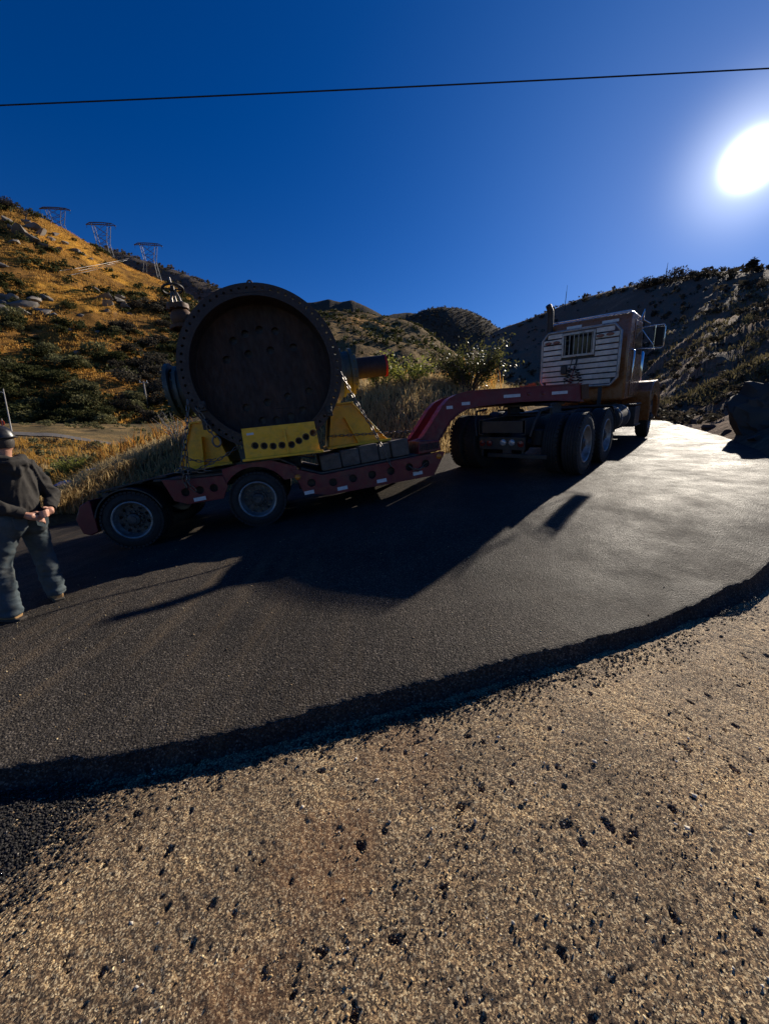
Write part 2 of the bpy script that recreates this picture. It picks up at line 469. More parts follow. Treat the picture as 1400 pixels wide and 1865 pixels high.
# ------------------------------------------------------------------ ground materials
def asphalt_mat():
    m, nt, b = new_mat('asphalt')
    tc = node(nt, 'ShaderNodeTexCoord'); v = tc.outputs['Object']
    vor = node(nt, 'ShaderNodeTexVoronoi', Vector=v, Scale=130.0)
    sep = node(nt, 'ShaderNodeSeparateColor', Color=vor.outputs['Color'])
    grain = ramp(nt, sep.outputs[0], [(0.0, (0.024, 0.022, 0.021)), (0.6, (0.052, 0.048, 0.044)), (0.88, (0.088, 0.080, 0.072)), (0.985, (0.16, 0.145, 0.13)), (1.0, (0.22, 0.20, 0.17))])
    big = node(nt, 'ShaderNodeTexNoise', Vector=v, Scale=0.55, Detail=7.0, Roughness=0.6)
    bigc = ramp(nt, big.outputs['Fac'], [(0.35, (0.72, 0.71, 0.70)), (0.65, (1.35, 1.26, 1.14))])
    col = mix(nt, 1.0, grain, bigc, 'MULTIPLY')
    # dusty tyre tracks that run along the road on its near left side
    mp = node(nt, 'ShaderNodeMapping', Vector=v, Rotation=(0, 0, radians(6)), Scale=(3.0, 0.22, 1))
    tr = node(nt, 'ShaderNodeTexNoise', Vector=mp.outputs[0], Scale=1.5, Detail=9.0, Roughness=0.72)
    trf = ramp(nt, tr.outputs['Fac'], [(0.50, (0, 0, 0)), (0.66, (1, 1, 1))])
    sx = node(nt, 'ShaderNodeSeparateXYZ', Vector=v)
    lf = node(nt, 'ShaderNodeMapRange')
    nt.links.new(sx.outputs[0], lf.inputs['Value'])
    lf.inputs['From Min'].default_value = 0.6; lf.inputs['From Max'].default_value = -2.2
    lf.inputs['To Min'].default_value = 0.08; lf.inputs['To Max'].default_value = 0.42
    fac = mix(nt, 1.0, trf, (1, 1, 1), 'MULTIPLY')
    fm = node(nt, 'ShaderNodeMath', operation='MULTIPLY')
    nt.links.new(trf, fm.inputs[0]); nt.links.new(lf.outputs[0], fm.inputs[1])
    col = mix(nt, fm.outputs[0], col, (0.17, 0.125, 0.080))
    nt.links.new(col, b.inputs['Base Color'])
    n2 = node(nt, 'ShaderNodeTexNoise', Vector=v, Scale=1.7, Detail=8.0, Roughness=0.7)
    rr = node(nt, 'ShaderNodeMapRange')
    nt.links.new(n2.outputs['Fac'], rr.inputs['Value'])
    rr.inputs['From Min'].default_value = 0.3; rr.inputs['From Max'].default_value = 0.7
    rr.inputs['To Min'].default_value = 0.42; rr.inputs['To Max'].default_value = 0.70
    nt.links.new(rr.outputs[0], b.inputs['Roughness'])
    b.inputs['Specular IOR Level'].default_value = 0.032
    vb = node(nt, 'ShaderNodeTexVoronoi', Vector=v, Scale=95.0)
    nb = node(nt, 'ShaderNodeTexNoise', Vector=v, Scale=28.0, Detail=9.0, Roughness=0.75)
    ad = node(nt, 'ShaderNodeMath', operation='MULTIPLY_ADD')
    nt.links.new(vb.outputs['Distance'], ad.inputs[0]); ad.inputs[1].default_value = -0.6
    nt.links.new(nb.outputs['Fac'], ad.inputs[2])
    bp = node(nt, 'ShaderNodeBump', Strength=0.9, Distance=0.014)
    nt.links.new(ad.outputs[0], bp.inputs['Height'])
    nt.links.new(bp.outputs[0], b.inputs['Normal'])
    MATS['asphalt'] = m
asphalt_mat()

def concrete_mat():
    m, nt, b = new_mat('concrete')
    tc = node(nt, 'ShaderNodeTexCoord'); v = tc.outputs['Object']
    vor = node(nt, 'ShaderNodeTexVoronoi', Vector=v, Scale=215.0)
    sep = node(nt, 'ShaderNodeSeparateColor', Color=vor.outputs['Color'])
    grain = ramp(nt, sep.outputs[1], [(0.0, (0.030, 0.020, 0.013)), (0.36, (0.13, 0.085, 0.048)), (0.62, (0.31, 0.200, 0.108)), (0.82, (0.58, 0.415, 0.22)), (1.0, (0.88, 0.73, 0.46))])
    big = node(nt, 'ShaderNodeTexNoise', Vector=v, Scale=2.6, Detail=10.0, Roughness=0.74)
    bigc = ramp(nt, big.outputs['Fac'], [(0.30, (0.42, 0.39, 0.38)), (0.5, (0.95, 0.93, 0.92)), (0.68, (1.45, 1.38, 1.22))])
    col = mix(nt, 1.0, grain, bigc, 'MULTIPLY')
    # rust stains
    for c, r, amt in (((-0.20, 1.12), 0.27, 0.32), ((-0.42, 0.74), 0.20, 0.3), ((0.1, 1.5), 0.28, 0.2)):
        d = node(nt, 'ShaderNodeVectorMath', operation='DISTANCE')
        flat = node(nt, 'ShaderNodeVectorMath', operation='MULTIPLY'); flat.inputs[1].default_value = (1, 1, 0)
        nt.links.new(v, flat.inputs[0]); nt.links.new(flat.outputs[0], d.inputs[0])
        d.inputs[1].default_value = (c[0], c[1], 0)
        nn = node(nt, 'ShaderNodeTexNoise', Vector=v, Scale=9.0, Detail=8.0, Roughness=0.7)
        dd = node(nt, 'ShaderNodeMath', operation='MULTIPLY_ADD')
        nt.links.new(nn.outputs['Fac'], dd.inputs[0]); dd.inputs[1].default_value = -0.35; nt.links.new(d.outputs['Value'], dd.inputs[2])
        mr = node(nt, 'ShaderNodeMapRange')
        nt.links.new(dd.outputs[0], mr.inputs['Value'])
        mr.inputs['From Min'].default_value = r - 0.18; mr.inputs['From Max'].default_value = r - 0.32
        mr.inputs['To Min'].default_value = 0; mr.inputs['To Max'].default_value = amt
        col = mix(nt, mr.outputs[0], col, (0.24, 0.095, 0.030))
    nt.links.new(col, b.inputs['Base Color'])
    b.inputs['Roughness'].default_value = 0.8
    b.inputs['Specular IOR Level'].default_value = 0.35
    nb = node(nt, 'ShaderNodeTexNoise', Vector=v, Scale=210.0, Detail=5.0, Roughness=0.75)
    bp = node(nt, 'ShaderNodeBump', Strength=1.0, Distance=0.009)
    nt.links.new(nb.outputs['Fac'], bp.inputs['Height'])
    nt.links.new(bp.outputs[0], b.inputs['Normal'])
    MATS['concrete'] = m
concrete_mat()

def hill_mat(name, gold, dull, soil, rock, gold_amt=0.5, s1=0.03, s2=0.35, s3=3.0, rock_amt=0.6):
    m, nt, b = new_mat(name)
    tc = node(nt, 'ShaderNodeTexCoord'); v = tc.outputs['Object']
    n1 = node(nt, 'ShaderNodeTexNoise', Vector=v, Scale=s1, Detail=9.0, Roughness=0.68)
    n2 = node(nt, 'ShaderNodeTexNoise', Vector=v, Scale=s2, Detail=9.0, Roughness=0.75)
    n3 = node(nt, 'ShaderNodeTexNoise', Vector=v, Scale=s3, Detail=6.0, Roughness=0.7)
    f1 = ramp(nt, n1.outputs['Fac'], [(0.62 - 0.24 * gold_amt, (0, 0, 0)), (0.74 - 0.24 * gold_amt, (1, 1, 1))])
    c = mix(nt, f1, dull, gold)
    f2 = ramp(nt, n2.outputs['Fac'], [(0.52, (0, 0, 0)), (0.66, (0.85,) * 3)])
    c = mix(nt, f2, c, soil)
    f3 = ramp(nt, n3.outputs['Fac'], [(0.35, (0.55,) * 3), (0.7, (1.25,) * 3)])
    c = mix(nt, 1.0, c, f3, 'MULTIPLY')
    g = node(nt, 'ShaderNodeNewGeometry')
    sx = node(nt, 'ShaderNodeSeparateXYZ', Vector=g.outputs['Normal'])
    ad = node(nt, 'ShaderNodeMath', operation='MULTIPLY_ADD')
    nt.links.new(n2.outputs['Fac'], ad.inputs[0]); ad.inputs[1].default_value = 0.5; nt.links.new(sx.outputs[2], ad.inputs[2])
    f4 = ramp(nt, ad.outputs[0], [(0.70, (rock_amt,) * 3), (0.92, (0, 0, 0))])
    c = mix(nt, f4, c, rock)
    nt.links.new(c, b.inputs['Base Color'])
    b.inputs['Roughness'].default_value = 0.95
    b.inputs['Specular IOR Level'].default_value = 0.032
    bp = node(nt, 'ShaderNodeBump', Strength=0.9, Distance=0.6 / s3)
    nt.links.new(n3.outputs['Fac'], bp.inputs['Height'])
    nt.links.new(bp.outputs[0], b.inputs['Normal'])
    MATS[name] = m
hill_mat('hill_gold', (0.76, 0.38, 0.055), (0.27, 0.135, 0.035), (0.09, 0.06, 0.03), (0.26, 0.235, 0.20), 0.50)
hill_mat('hill_veiled', (0.34, 0.225, 0.145), (0.23, 0.155, 0.105), (0.18, 0.125, 0.088), (0.27, 0.20, 0.15), 0.3, 0.05, 0.6, 4.0)  # colours lifted to stand in for the veil of glare over this hill
hill_mat('hill_mid', (0.52, 0.29, 0.10), (0.22, 0.15, 0.07), (0.085, 0.075, 0.05), (0.30, 0.27, 0.23), 0.50, 0.012, 0.09, 0.6)
hill_mat('hill_far', (0.10, 0.082, 0.062), (0.085, 0.072, 0.055), (0.06, 0.052, 0.042), (0.10, 0.085, 0.07), 0.3, 0.006, 0.03, 0.2, 0.3)
hill_mat('ridge_brown', (0.17, 0.135, 0.105), (0.13, 0.105, 0.085), (0.075, 0.066, 0.055), (0.26, 0.235, 0.21), 0.4, 0.012, 0.08, 0.35)
hill_mat('bank_soil', (0.33, 0.22, 0.095), (0.15, 0.115, 0.060), (0.10, 0.075, 0.05), (0.15, 0.12, 0.09), 0.55, 0.2, 1.3, 9.0, 0.4)
hill_mat('valley_soil', (0.12, 0.09, 0.06), (0.08, 0.065, 0.045), (0.055, 0.045, 0.035), (0.12, 0.1, 0.08), 0.4, 0.05, 0.4, 3.0, 0.4)

# ------------------------------------------------------------------ terrain patches
def catmull(P, n):
    """P (k, ...) control rows -> n samples"""
    P = np.asarray(P, float); k = len(P)
    t = np.linspace(0, k - 1, n); i = np.clip(np.floor(t).astype(int), 0, k - 2); u = t - i
    p0 = P[np.clip(i - 1, 0, k - 1)]; p1 = P[i]; p2 = P[i + 1]; p3 = P[np.clip(i + 2, 0, k - 1)]
    u = u.reshape((-1,) + (1,) * (P.ndim - 1))
    return 0.5 * (2 * p1 + (p2 - p0) * u + (2 * p0 - 5 * p1 + 4 * p2 - p3) * u ** 2 + (3 * p1 - p0 - 3 * p2 + p3) * u ** 3)
PATCH = {}
def patch(name, mat, rows, nr, nc, amp=0.0, wl=10.0, seed=1, fine=0.0, fwl=1.0, env=None, kind='structure', label=None):
    """rows: control rows (each a list of world points, same count); smooth surface with relief"""
    G = catmull(catmull(np.array(rows), nr).transpose(1, 0, 2), nc).transpose(1, 0, 2)
    t = np.linspace(0, 1, nr)[:, None] * np.ones((1, nc))
    e = env(t) if env else np.ones_like(t)
    if amp:
        x, y = G[..., 0], G[..., 1]
        rid = 1 - np.abs(fbm(x / wl, y / wl, 4, seed)) * 2
        G[..., 2] += amp * e * (0.5 * fbm(x / wl, y / wl, 5, seed + 40) + 0.5 * (rid - 0.6))
    if fine:
        G[..., 2] += fine * (0.3 + 0.7 * e) * fbm(G[..., 0] / fwl, G[..., 1] / fwl, 4, seed + 77)
    me = fastmesh(name, G.reshape(-1, 3), gridfaces(nr, nc), mat, True)
    o = link(name, me); o['kind'] = kind
    if label: o['label'] = label
    PATCH[name] = G
    return o
def ppoint(name, u, v):
    G = PATCH[name]; nr, nc = G.shape[:2]
    r = np.clip(u * (nr - 1), 0, nr - 1.001); c = np.clip(v * (nc - 1), 0, nc - 1.001)
    i = np.floor(r).astype(int); j = np.floor(c).astype(int); a = (r - i)[..., None]; b = (c - j)[..., None]
    return G[i, j] * (1 - a) * (1 - b) + G[i + 1, j] * a * (1 - b) + G[i, j + 1] * (1 - a) * b + G[i + 1, j + 1] * a * b
def project(P):
    P = np.atleast_2d(P); x, y, z = P[:, 0], P[:, 1], P[:, 2] - CAM_H
    d = y * cos(PITCH) - z * sin(PITCH); u = y * sin(PITCH) + z * cos(PITCH)
    return 700 + FPX * x / d, 932.5 - FPX * u / d, d
def row(lst, cols):
    a = np.array(lst, float)
    return [at(c, np.interp(c, a[:, 0], a[:, 1]), np.interp(c, a[:, 0], a[:, 2])) for c in cols]
def back_rows(ridge, *steps):
    """rows behind a ridge, falling away from the viewer"""
    out = []
    for far, drop in steps:
        out.append([p + np.array([p[0], p[1], 0]) * far - np.array([0, 0, drop]) for p in ridge])
    return out
def lerp_rows(a, b, *ts):
    return [[p * (1 - t) + q * t + np.array([0, 0, lift]) for p, q in zip(a, b)] for t, lift in ts]

# valley floor, reaching the horizon under everything
V = np.array([(-6000, -3000, -45.0), (6000, -3000, -45.0), (6000, 9000, -45.0), (-6000, 9000, -45.0)])
o = link('valley_floor', fastmesh('valley_floor', V, [(0, 1, 2, 3)], 'valley_soil')); o['kind'] = 'structure'

# far hills
cols = list(np.linspace(-500, 1500, 21))
rg = row([(-500, 600, 2200), (300, 590, 2200), (480, 560, 2100), (565, 552, 2000), (600, 546, 2000), (618, 551, 2000), (640, 547, 2000), (662, 556, 2000), (700, 577, 2000), (725, 571, 2100), (750, 571, 2100), (775, 582, 2100), (1000, 600, 2200), (1500, 600, 2200)], list(np.linspace(480, 860, 39)))
bs = [p * np.array([0.6, 0.6, 0]) + np.array([0, 0, -45]) for p in rg]
patch('far_mountain', 'hill_far', [bs] + lerp_rows(bs, rg, (0.5, 0)) + [rg] + back_rows(rg, (0.25, 150), (0.6, 600)), 60, 260, 90, 500, 3, 14, 60, lambda t: np.clip(np.abs(t - 0.5) * 4, 0, 1) * np.sin(pi * t))
rg = row([(640, 640, 950), (700, 600, 950), (745, 576, 950), (770, 565, 950), (800, 559, 950), (830, 560, 950), (860, 568, 950), (890, 585, 950), (915, 603, 950), (960, 620, 950), (1060, 650, 950)], list(np.linspace(640, 1060, 29)))
bs = [p * np.array([0.55, 0.55, 0]) + np.array([0, 0, -45]) for p in rg]
patch('dome_hill', 'hill_far', [bs] + lerp_rows(bs, rg, (0.5, 10)) + [rg] + back_rows(rg, (0.25, 60), (0.6, 300)), 70, 260, 45, 200, 8, 7, 25, lambda t: np.clip(np.abs(t - 0.5) * 4, 0, 1) * np.sin(pi * t))
# rocky ridge behind the golden slope
rg = row([(-300, 330, 520), (0, 400, 520), (150, 440, 520), (225, 462, 520), (300, 487, 500), (350, 505, 490), (405, 529, 480), (450, 552, 470), (520, 590, 460), (640, 640, 450)], list(np.linspace(-300, 640, 25)))
bs = [p * np.array([0.6, 0.6, 0]) + np.array([0, 0, -20]) for p in rg]
patch('rocky_ridge', 'ridge_brown', [bs] + lerp_rows(bs, rg, (0.5, 0)) + [rg] + back_rows(rg, (0.2, 25), (0.6, 150)), 90, 220, 30, 110, 21, 5, 12, lambda t: np.clip(np.abs(t - 0.5) * 3, 0.06, 1))
# sunlit brown hill between the valve and the dome hill
rg = row([(420, 585, 330), (560, 578, 330), (600, 573, 330), (650, 572, 330), (690, 580, 330), (735, 588, 320), (770, 602, 310), (800, 622, 300), (830, 645, 290), (900, 690, 270)], list(np.linspace(420, 900, 27)))
bs = [p * np.array([0.24, 0.24, 0]) + np.array([0, 0, -4]) for p in rg]
patch('terraced_hill', 'hill_mid', [bs] + lerp_rows(bs, rg, (0.5, 0)) + [rg] + back_rows(rg, (0.2, 10), (0.6, 90)), 110, 240, 16, 60, 33, 2.5, 9, lambda t: np.clip(np.abs(t - 0.6) * 3, 0.05, 1))
# golden slope on the left
cols = list(np.linspace(-600, 520, 29))
rg = row([(-600, 60, 190), (-250, 225, 190), (0, 374, 190), (60, 394, 195), (130, 426, 200), (200, 470, 205), (250, 497, 208), (300, 515, 210), (340, 540, 210), (400, 590, 205), (460, 650, 190), (520, 700, 170)], cols)
bs = row([(-600, 790, 55), (0, 772, 70), (200, 772, 74), (300, 770, 80), (400, 752, 90), (520, 735, 100)], cols)
bs = [p - np.array([0, 0, 0.6]) for p in bs]
patch('golden_hillside', 'hill_gold', [bs] + lerp_rows(bs, rg, (0.25, -3), (0.5, 1), (0.75, 2)) + [rg] + back_rows(rg, (0.12, 8), (0.5, 70)), 200, 320, 9, 42, 12, 0.9, 4.5, lambda t: np.clip(np.abs(t - 0.66) * 3.5, 0.04, 1) * np.clip(t * 6, 0.05, 1))

# ------------------------------------------------------------------ road edges
LIP = [on_road(*q) for q in [(-260, 1450), (-120, 1420), (0, 1396), (180, 1376), (360, 1344), (560, 1298), (700, 1264), (860, 1222), (1000, 1184), (1120, 1150), (1220, 1118), (1320, 1072), (1400, 1030)]]
REDGE = [on_road(*q) for q in [(1440, 960), (1440, 895), (1400, 826), (1330, 800), (1290, 788), (1250, 777), (1205, 766)]]
NEAR = [LIP[0] + (LIP[0] - LIP[1]) * 40, LIP[0] + (LIP[0] - LIP[1]) * 16, LIP[0] + (LIP[0] - LIP[1]) * 5] + LIP + REDGE + [on_road(1150, 765), on_road(1120, 765)]
FAR0 = [on_road(*q) for q in [(-60, 998), (100, 957), (200, 935), (330, 908), (480, 882), (640, 855), (740, 836), (815, 818), (870, 806), (930, 796), (1000, 786), (1080, 775)]]
FARE = [np.array([-22.0, 3.0]), np.array([-14.0, 6.0])] + FAR0
def resample(P, n):
    P = catmull(P, 600); d = np.r_[0, np.cumsum(np.linalg.norm(np.diff(P, axis=0), axis=1))]
    t = np.linspace(0, d[-1], n)
    return np.stack([np.interp(t, d, P[:, 0]), np.interp(t, d, P[:, 1])], 1)
def poly_dist_y(P, x):
    return np.interp(x, P[:, 0], P[:, 1])
def warp(P, n, bias):
    """resample with more samples where the curve is near the camera"""
    Q = resample(P, 3000); w = 1 / (0.25 + np.linalg.norm(Q, axis=1)) ** bias
    c = np.cumsum(w); c = (c - c[0]) / (c[-1] - c[0]); t = np.linspace(0, 1, n)
    return np.stack([np.interp(t, c, Q[:, 0]), np.interp(t, c, Q[:, 1])], 1)
NC = 1050
ne = warp(NEAR, NC, 1.6); fe = resample(FARE, NC)
tang = np.gradient(ne, axis=0); tang /= np.linalg.norm(tang, axis=1)[:, None]
nor = np.stack([tang[:, 1], -tang[:, 0]], 1)                # points off the road, towards the camera
# ragged edge
arc = np.r_[0, np.cumsum(np.linalg.norm(np.diff(ne, axis=0), axis=1))]
ne = ne + nor * (0.026 * fbm(arc / 0.5, arc * 0, 3, 5) + 0.020 * fbm(arc / 0.14, arc * 0, 4, 25) + 0.005 * fbm(arc / 0.03, arc * 0, 3, 6))[:, None]
rows_ = []
ts = np.r_[np.linspace(1, 0.06, 46), np.linspace(0.05, 0.0, 12)]
for t in ts:
    q = ne * (1 - t) + fe * t
    z = road_h(q[:, 0], q[:, 1]) + 0.005 * fbm(q[:, 0] / 1.4, q[:, 1] / 1.4, 3, 8)
    rows_.append(np.c_[q, z])
LIPD = 0.095
for off, dz in ((0.003, -0.005), (0.007, -0.016), (0.011, -0.032), (0.016, -0.048), (0.024, -0.064), (0.034, -0.080), (0.050, -0.096), (0.085, -0.125)):
    jit = 0.006 * fbm(arc / 0.020, arc * 0 + off * 300, 3, 9)
    q = ne + nor * (off + jit)[:, None]
    z = road_h(q[:, 0], q[:, 1]) + 0.005 * fbm(q[:, 0] / 1.4, q[:, 1] / 1.4, 3, 8) + dz + 0.005 * fbm(arc / 0.015, arc * 0 + off * 500, 2, 10)
    rows_.append(np.c_[q, z])
R_ = np.array(rows_)
o = link('asphalt_road', fastmesh('asphalt_road', R_.reshape(-1, 3), gridfaces(R_.shape[0], NC), 'asphalt', True)); o['kind'] = 'structure'

# ------------------------------------------------------------------ concrete apron in front
def conc_h(x, y):
    return road_h(x, y) - LIPD + 0.004
def apron(x0, x1, y0, y1, nx, ny, name, fine):
    xs = np.linspace(x0, x1, nx)
    ys = y0 + (y1 - y0) * (np.linspace(0, 1, ny) ** (1.25 if fine else 1))
    X, Y = np.meshgrid(xs, ys)
    Z = conc_h(X, Y)
    if fine:
        g1 = vnoise(X / 0.0075, Y / 0.0075, 3) - 0.5
        g2 = vnoise(X / 0.016, Y / 0.016, 4) - 0.5
        g3 = fbm(X / 0.07, Y / 0.07, 3, 5)
        Z += 0.0046 * g1 + 0.0050 * g2 + 0.0035 * g3 + 0.010 * fbm(X / 0.6, Y / 0.6, 3, 6)
        # pits
        npit = 1500
        px_ = RNG.uniform(x0, x1, npit); py_ = RNG.uniform(y0, y1, npit)
        pr = 0.0045 + 0.011 * RNG.random(npit) ** 4; pdp = pr * RNG.uniform(0.7, 1.5, npit); asp = RNG.uniform(0.5, 2.0, npit)
        dx = xs[1] - xs[0]
        for a, b, r, dpt, q_ in zip(px_, py_, pr, pdp, asp):
            i0, i1 = np.searchsorted(xs, [a - 2 * r, a + 2 * r]); j0, j1 = np.searchsorted(ys, [b - 2 * r, b + 2 * r])
            if i1 <= i0 or j1 <= j0: continue
            ax, ay = X[j0:j1, i0:i1] - a, Y[j0:j1, i0:i1] - b
            e = (ax * ax * q_ + ay * ay / q_ + 0.8 * (q_ - 1) * ax * ay) / (r * r)
            e = e * (1 + 1.8 * (vnoise(X[j0:j1, i0:i1] / 0.008, Y[j0:j1, i0:i1] / 0.008, 31) - 0.5))
            Z[j0:j1, i0:i1] -= dpt * np.exp(-e * e)
        # cracks
        for c0, c1, sd in (((0.35, 0.55), (1.5, 1.35), 1), ((0.8, 1.05), (1.9, 1.1), 3), ((1.2, 1.75), (1.75, 1.2), 4)):
            c0 = np.array(c0); c1 = np.array(c1); L = np.linalg.norm(c1 - c0); d = (c1 - c0) / L; n_ = np.array([-d[1], d[0]])
            al = (X - c0[0]) * d[0] + (Y - c0[1]) * d[1]
            pe = (X - c0[0]) * n_[0] + (Y - c0[1]) * n_[1] - 0.07 * fbm(al / 0.25, al * 0, 4, 60 + sd)
            k = np.exp(-(pe / 0.0045) ** 2) * sstep(al / 0.1) * sstep((L - al) / 0.1) * sstep(vnoise(al / 0.12, al * 0, 70 + sd) * 1.6)
            Z -= 0.005 * k
    else:
        Z -= 0.035
    V = np.stack([X, Y, Z], -1).reshape(-1, 3)
    o = link(name, fastmesh(name, V, gridfaces(ny, nx), 'concrete', True)); o['kind'] = 'structure'
    return o
apron(-2.1, 3.0, 0.28, 2.70, 860, 410, 'concrete_apron', True)
apron(-16, 12, -9, 7.5, 80, 60, 'concrete_yard', False)

# ------------------------------------------------------------------ bank beyond the road and the ground down to the valley road
cols = [-400, -200, 0, 60, 100, 150, 200, 265, 330, 400, 480, 560, 640, 700, 760, 815, 870, 930, 1000, 1080]
fcols = []
fpx = np.array([project(np.array([[q[0], q[1], road_h(q[0], q[1])]]))[0][0] for q in resample(FARE, 400)]); fpt = resample(FARE, 400)
ok_ = fpt[:, 1] > 4
A = []
for c in cols:
    k = np.argmin(np.abs(fpx - c) + (~ok_) * 1e6)
    q = fpt[k]; A.append(np.array([q[0], q[1], road_h(q[0], q[1])]))
A0 = [p - np.array([p[0], p[1], 0]) / np.linalg.norm(p[:2]) * 0.5 - np.array([0, 0, 0.12]) for p in A]
crest = row([(-400, 1000, 7.6), (-200, 975, 8.6), (0, 935, 9.8), (100, 908, 10.8), (150, 884, 11.6), (200, 856, 12.4), (265, 822, 13.6), (330, 800, 14.6), (400, 775, 15.4), (480, 745, 16.2), (560, 725, 17), (640, 706, 17.8), (700, 700, 18.5), (800, 700, 20), (870, 706, 22), (930, 715, 25), (1000, 726, 29), (1080, 738, 34)], cols)
mid = [np.array([a[0] * 0.66 + c[0] * 0.34, a[1] * 0.66 + c[1] * 0.34, a[2] * 0.30 + c[2] * 0.70]) for a, c in zip(A, crest)]
beh = row([(-400, 960, 16), (0, 900, 20), (100, 885, 20), (150, 862, 21), (200, 838, 23), (265, 826, 26), (330, 812, 28), (400, 790, 29), (480, 760, 30), (640, 715, 34), (800, 706, 38), (1000, 730, 50), (1080, 740, 55)], cols)
vr0 = row([(-400, 800, 48), (0, 800, 46), (100, 803, 45), (200, 815, 44), (265, 824, 44), (330, 822, 46), (400, 800, 50), (480, 770, 55), (640, 725, 60), (800, 712, 65), (1080, 735, 80)], cols)
vr1 = row([(-400, 782, 60), (0, 781, 58), (100, 784, 56), (200, 798, 54), (265, 808, 54), (330, 806, 56), (400, 785, 60), (480, 755, 66), (640, 718, 72), (800, 708, 80), (1080, 730, 95)], cols)
hb = row([(-400, 776, 74), (0, 768, 80), (200, 768, 84), (300, 766, 90), (400, 748, 100), (520, 731, 110), (640, 700, 115), (800, 695, 120), (1080, 715, 130)], cols)
hb2 = [p * np.array([1.35, 1.35, 1]) - np.array([0, 0, 2]) for p in hb]
patch('bank_ground', 'bank_soil', [A0, A, mid, crest, beh, vr0, vr1, hb, hb2], 190, 330, 0.22, 3.0, 51, 0.06, 0.5, lambda t: np.clip((t - 0.10) * 6, 0, 1) * np.clip(1.0 - (t - 0.55) * 8, 0.06, 1))
# valley road: asphalt strip on the valley ground
G = PATCH['bank_ground']; nr, nc = G.shape[:2]
i0, i1 = int(nr * 5.28 / 8), int(nr * 5.66 / 8)
c0, c1 = 0, int(nc * 8.6 / (len(cols) - 1))
S = G[i0:i1:2, c0:c1].copy()
S[..., 2] += 0.10
surf('old_asphalt', (0.15, 0.135, 0.12), (0.10, 0.09, 0.08), 1.2, 0.8, 0, 0.3, 12)
o = link('valley_road', fastmesh('valley_road', S.reshape(-1, 3), gridfaces(S.shape[0], S.shape[1]), 'old_asphalt', True)); o['kind'] = 'structure'

# ------------------------------------------------------------------ right hill, rising from the road's right edge
cols = [860, 905, 950, 1000, 1050, 1100, 1150, 1200, 1250, 1290, 1330, 1365, 1400, 1460, 1560, 1700, 1950]
bs = row([(860, 728, 60), (905, 735, 55), (1000, 752, 44), (1100, 764, 32)], [860, 905, 950, 1000, 1050, 1100])
bs = [np.array([p[0], p[1], road_h(p[0], p[1]) - 0.1]) for p in bs]
rl = catmull(REDGE[::-1], 200)
rpx = project(np.c_[rl, road_h(rl[:, 0], rl[:, 1])])[0]
for c in cols[6:]:
    if c <= 1205:
        p = at(c, 765 + (1205 - c) * 0.02, 19); p[2] = road_h(p[0], p[1]) - 0.1
    elif c <= 1400:
        k = np.argmin(np.abs(rpx[:140] - c)); p = np.array([rl[k, 0] - 0.1, rl[k, 1], road_h(*rl[k]) - 0.13])
    else:
        q = {1460: (5.1, 4.3), 1560: (4.9, 3.2), 1700: (5.2, 2.2), 1950: (6.0, 0.8)}[c]; p = np.array([q[0], q[1], road_h(*q) - 0.15])
    bs.append(p)
cut = row([(860, 705, 75), (905, 708, 70), (1000, 720, 60), (1100, 735, 45), (1150, 742, 32), (1200, 742, 24), (1250, 738, 20), (1290, 728, 18), (1315, 722, 17), (1330, 712, 16.5), (1365, 706, 16), (1400, 700, 15.5), (1460, 690, 14), (1560, 680, 13), (1700, 670, 12), (1950, 660, 12)], cols)
toe = [a * 0.8 + c * 0.2 + np.array([0, 0, 0.02 * (c[2] - a[2])]) for a, c in zip(bs, cut)]
bench = row([(860, 680, 110), (905, 690, 105), (1000, 695, 90), (1100, 700, 75), (1200, 703, 42), (1250, 692, 34), (1290, 676, 28), (1330, 660, 26), (1365, 652, 23), (1400, 642, 21), (1460, 615, 23), (1560, 590, 21), (1700, 570, 20), (1950, 560, 20)], cols)
upper = row([(860, 640, 180), (905, 645, 170), (1000, 625, 140), (1100, 605, 115), (1200, 590, 85), (1290, 575, 66), (1400, 560, 52), (1560, 520, 42), (1950, 480, 36)], cols)
rg = row([(860, 632, 240), (905, 602, 225), (935, 591, 215), (1000, 566, 195), (1050, 546, 180), (1100, 532, 165), (1150, 520, 150), (1200, 511, 138), (1250, 502, 126), (1290, 496, 116), (1330, 494, 108), (1400, 492, 95), (1560, 470, 72), (1950, 440, 58)], cols)
patch('shaded_hill', 'hill_veiled', [bs, toe, cut, bench, upper, rg] + back_rows(rg, (0.15, 6), (0.6, 60)), 220, 340, 3.0, 13, 61, 0.6, 2.2, lambda t: np.clip(np.abs(t - 5 / 7) * 5, 0.05, 1) * np.clip((t - 0.16) * 5, 0.03, 1))
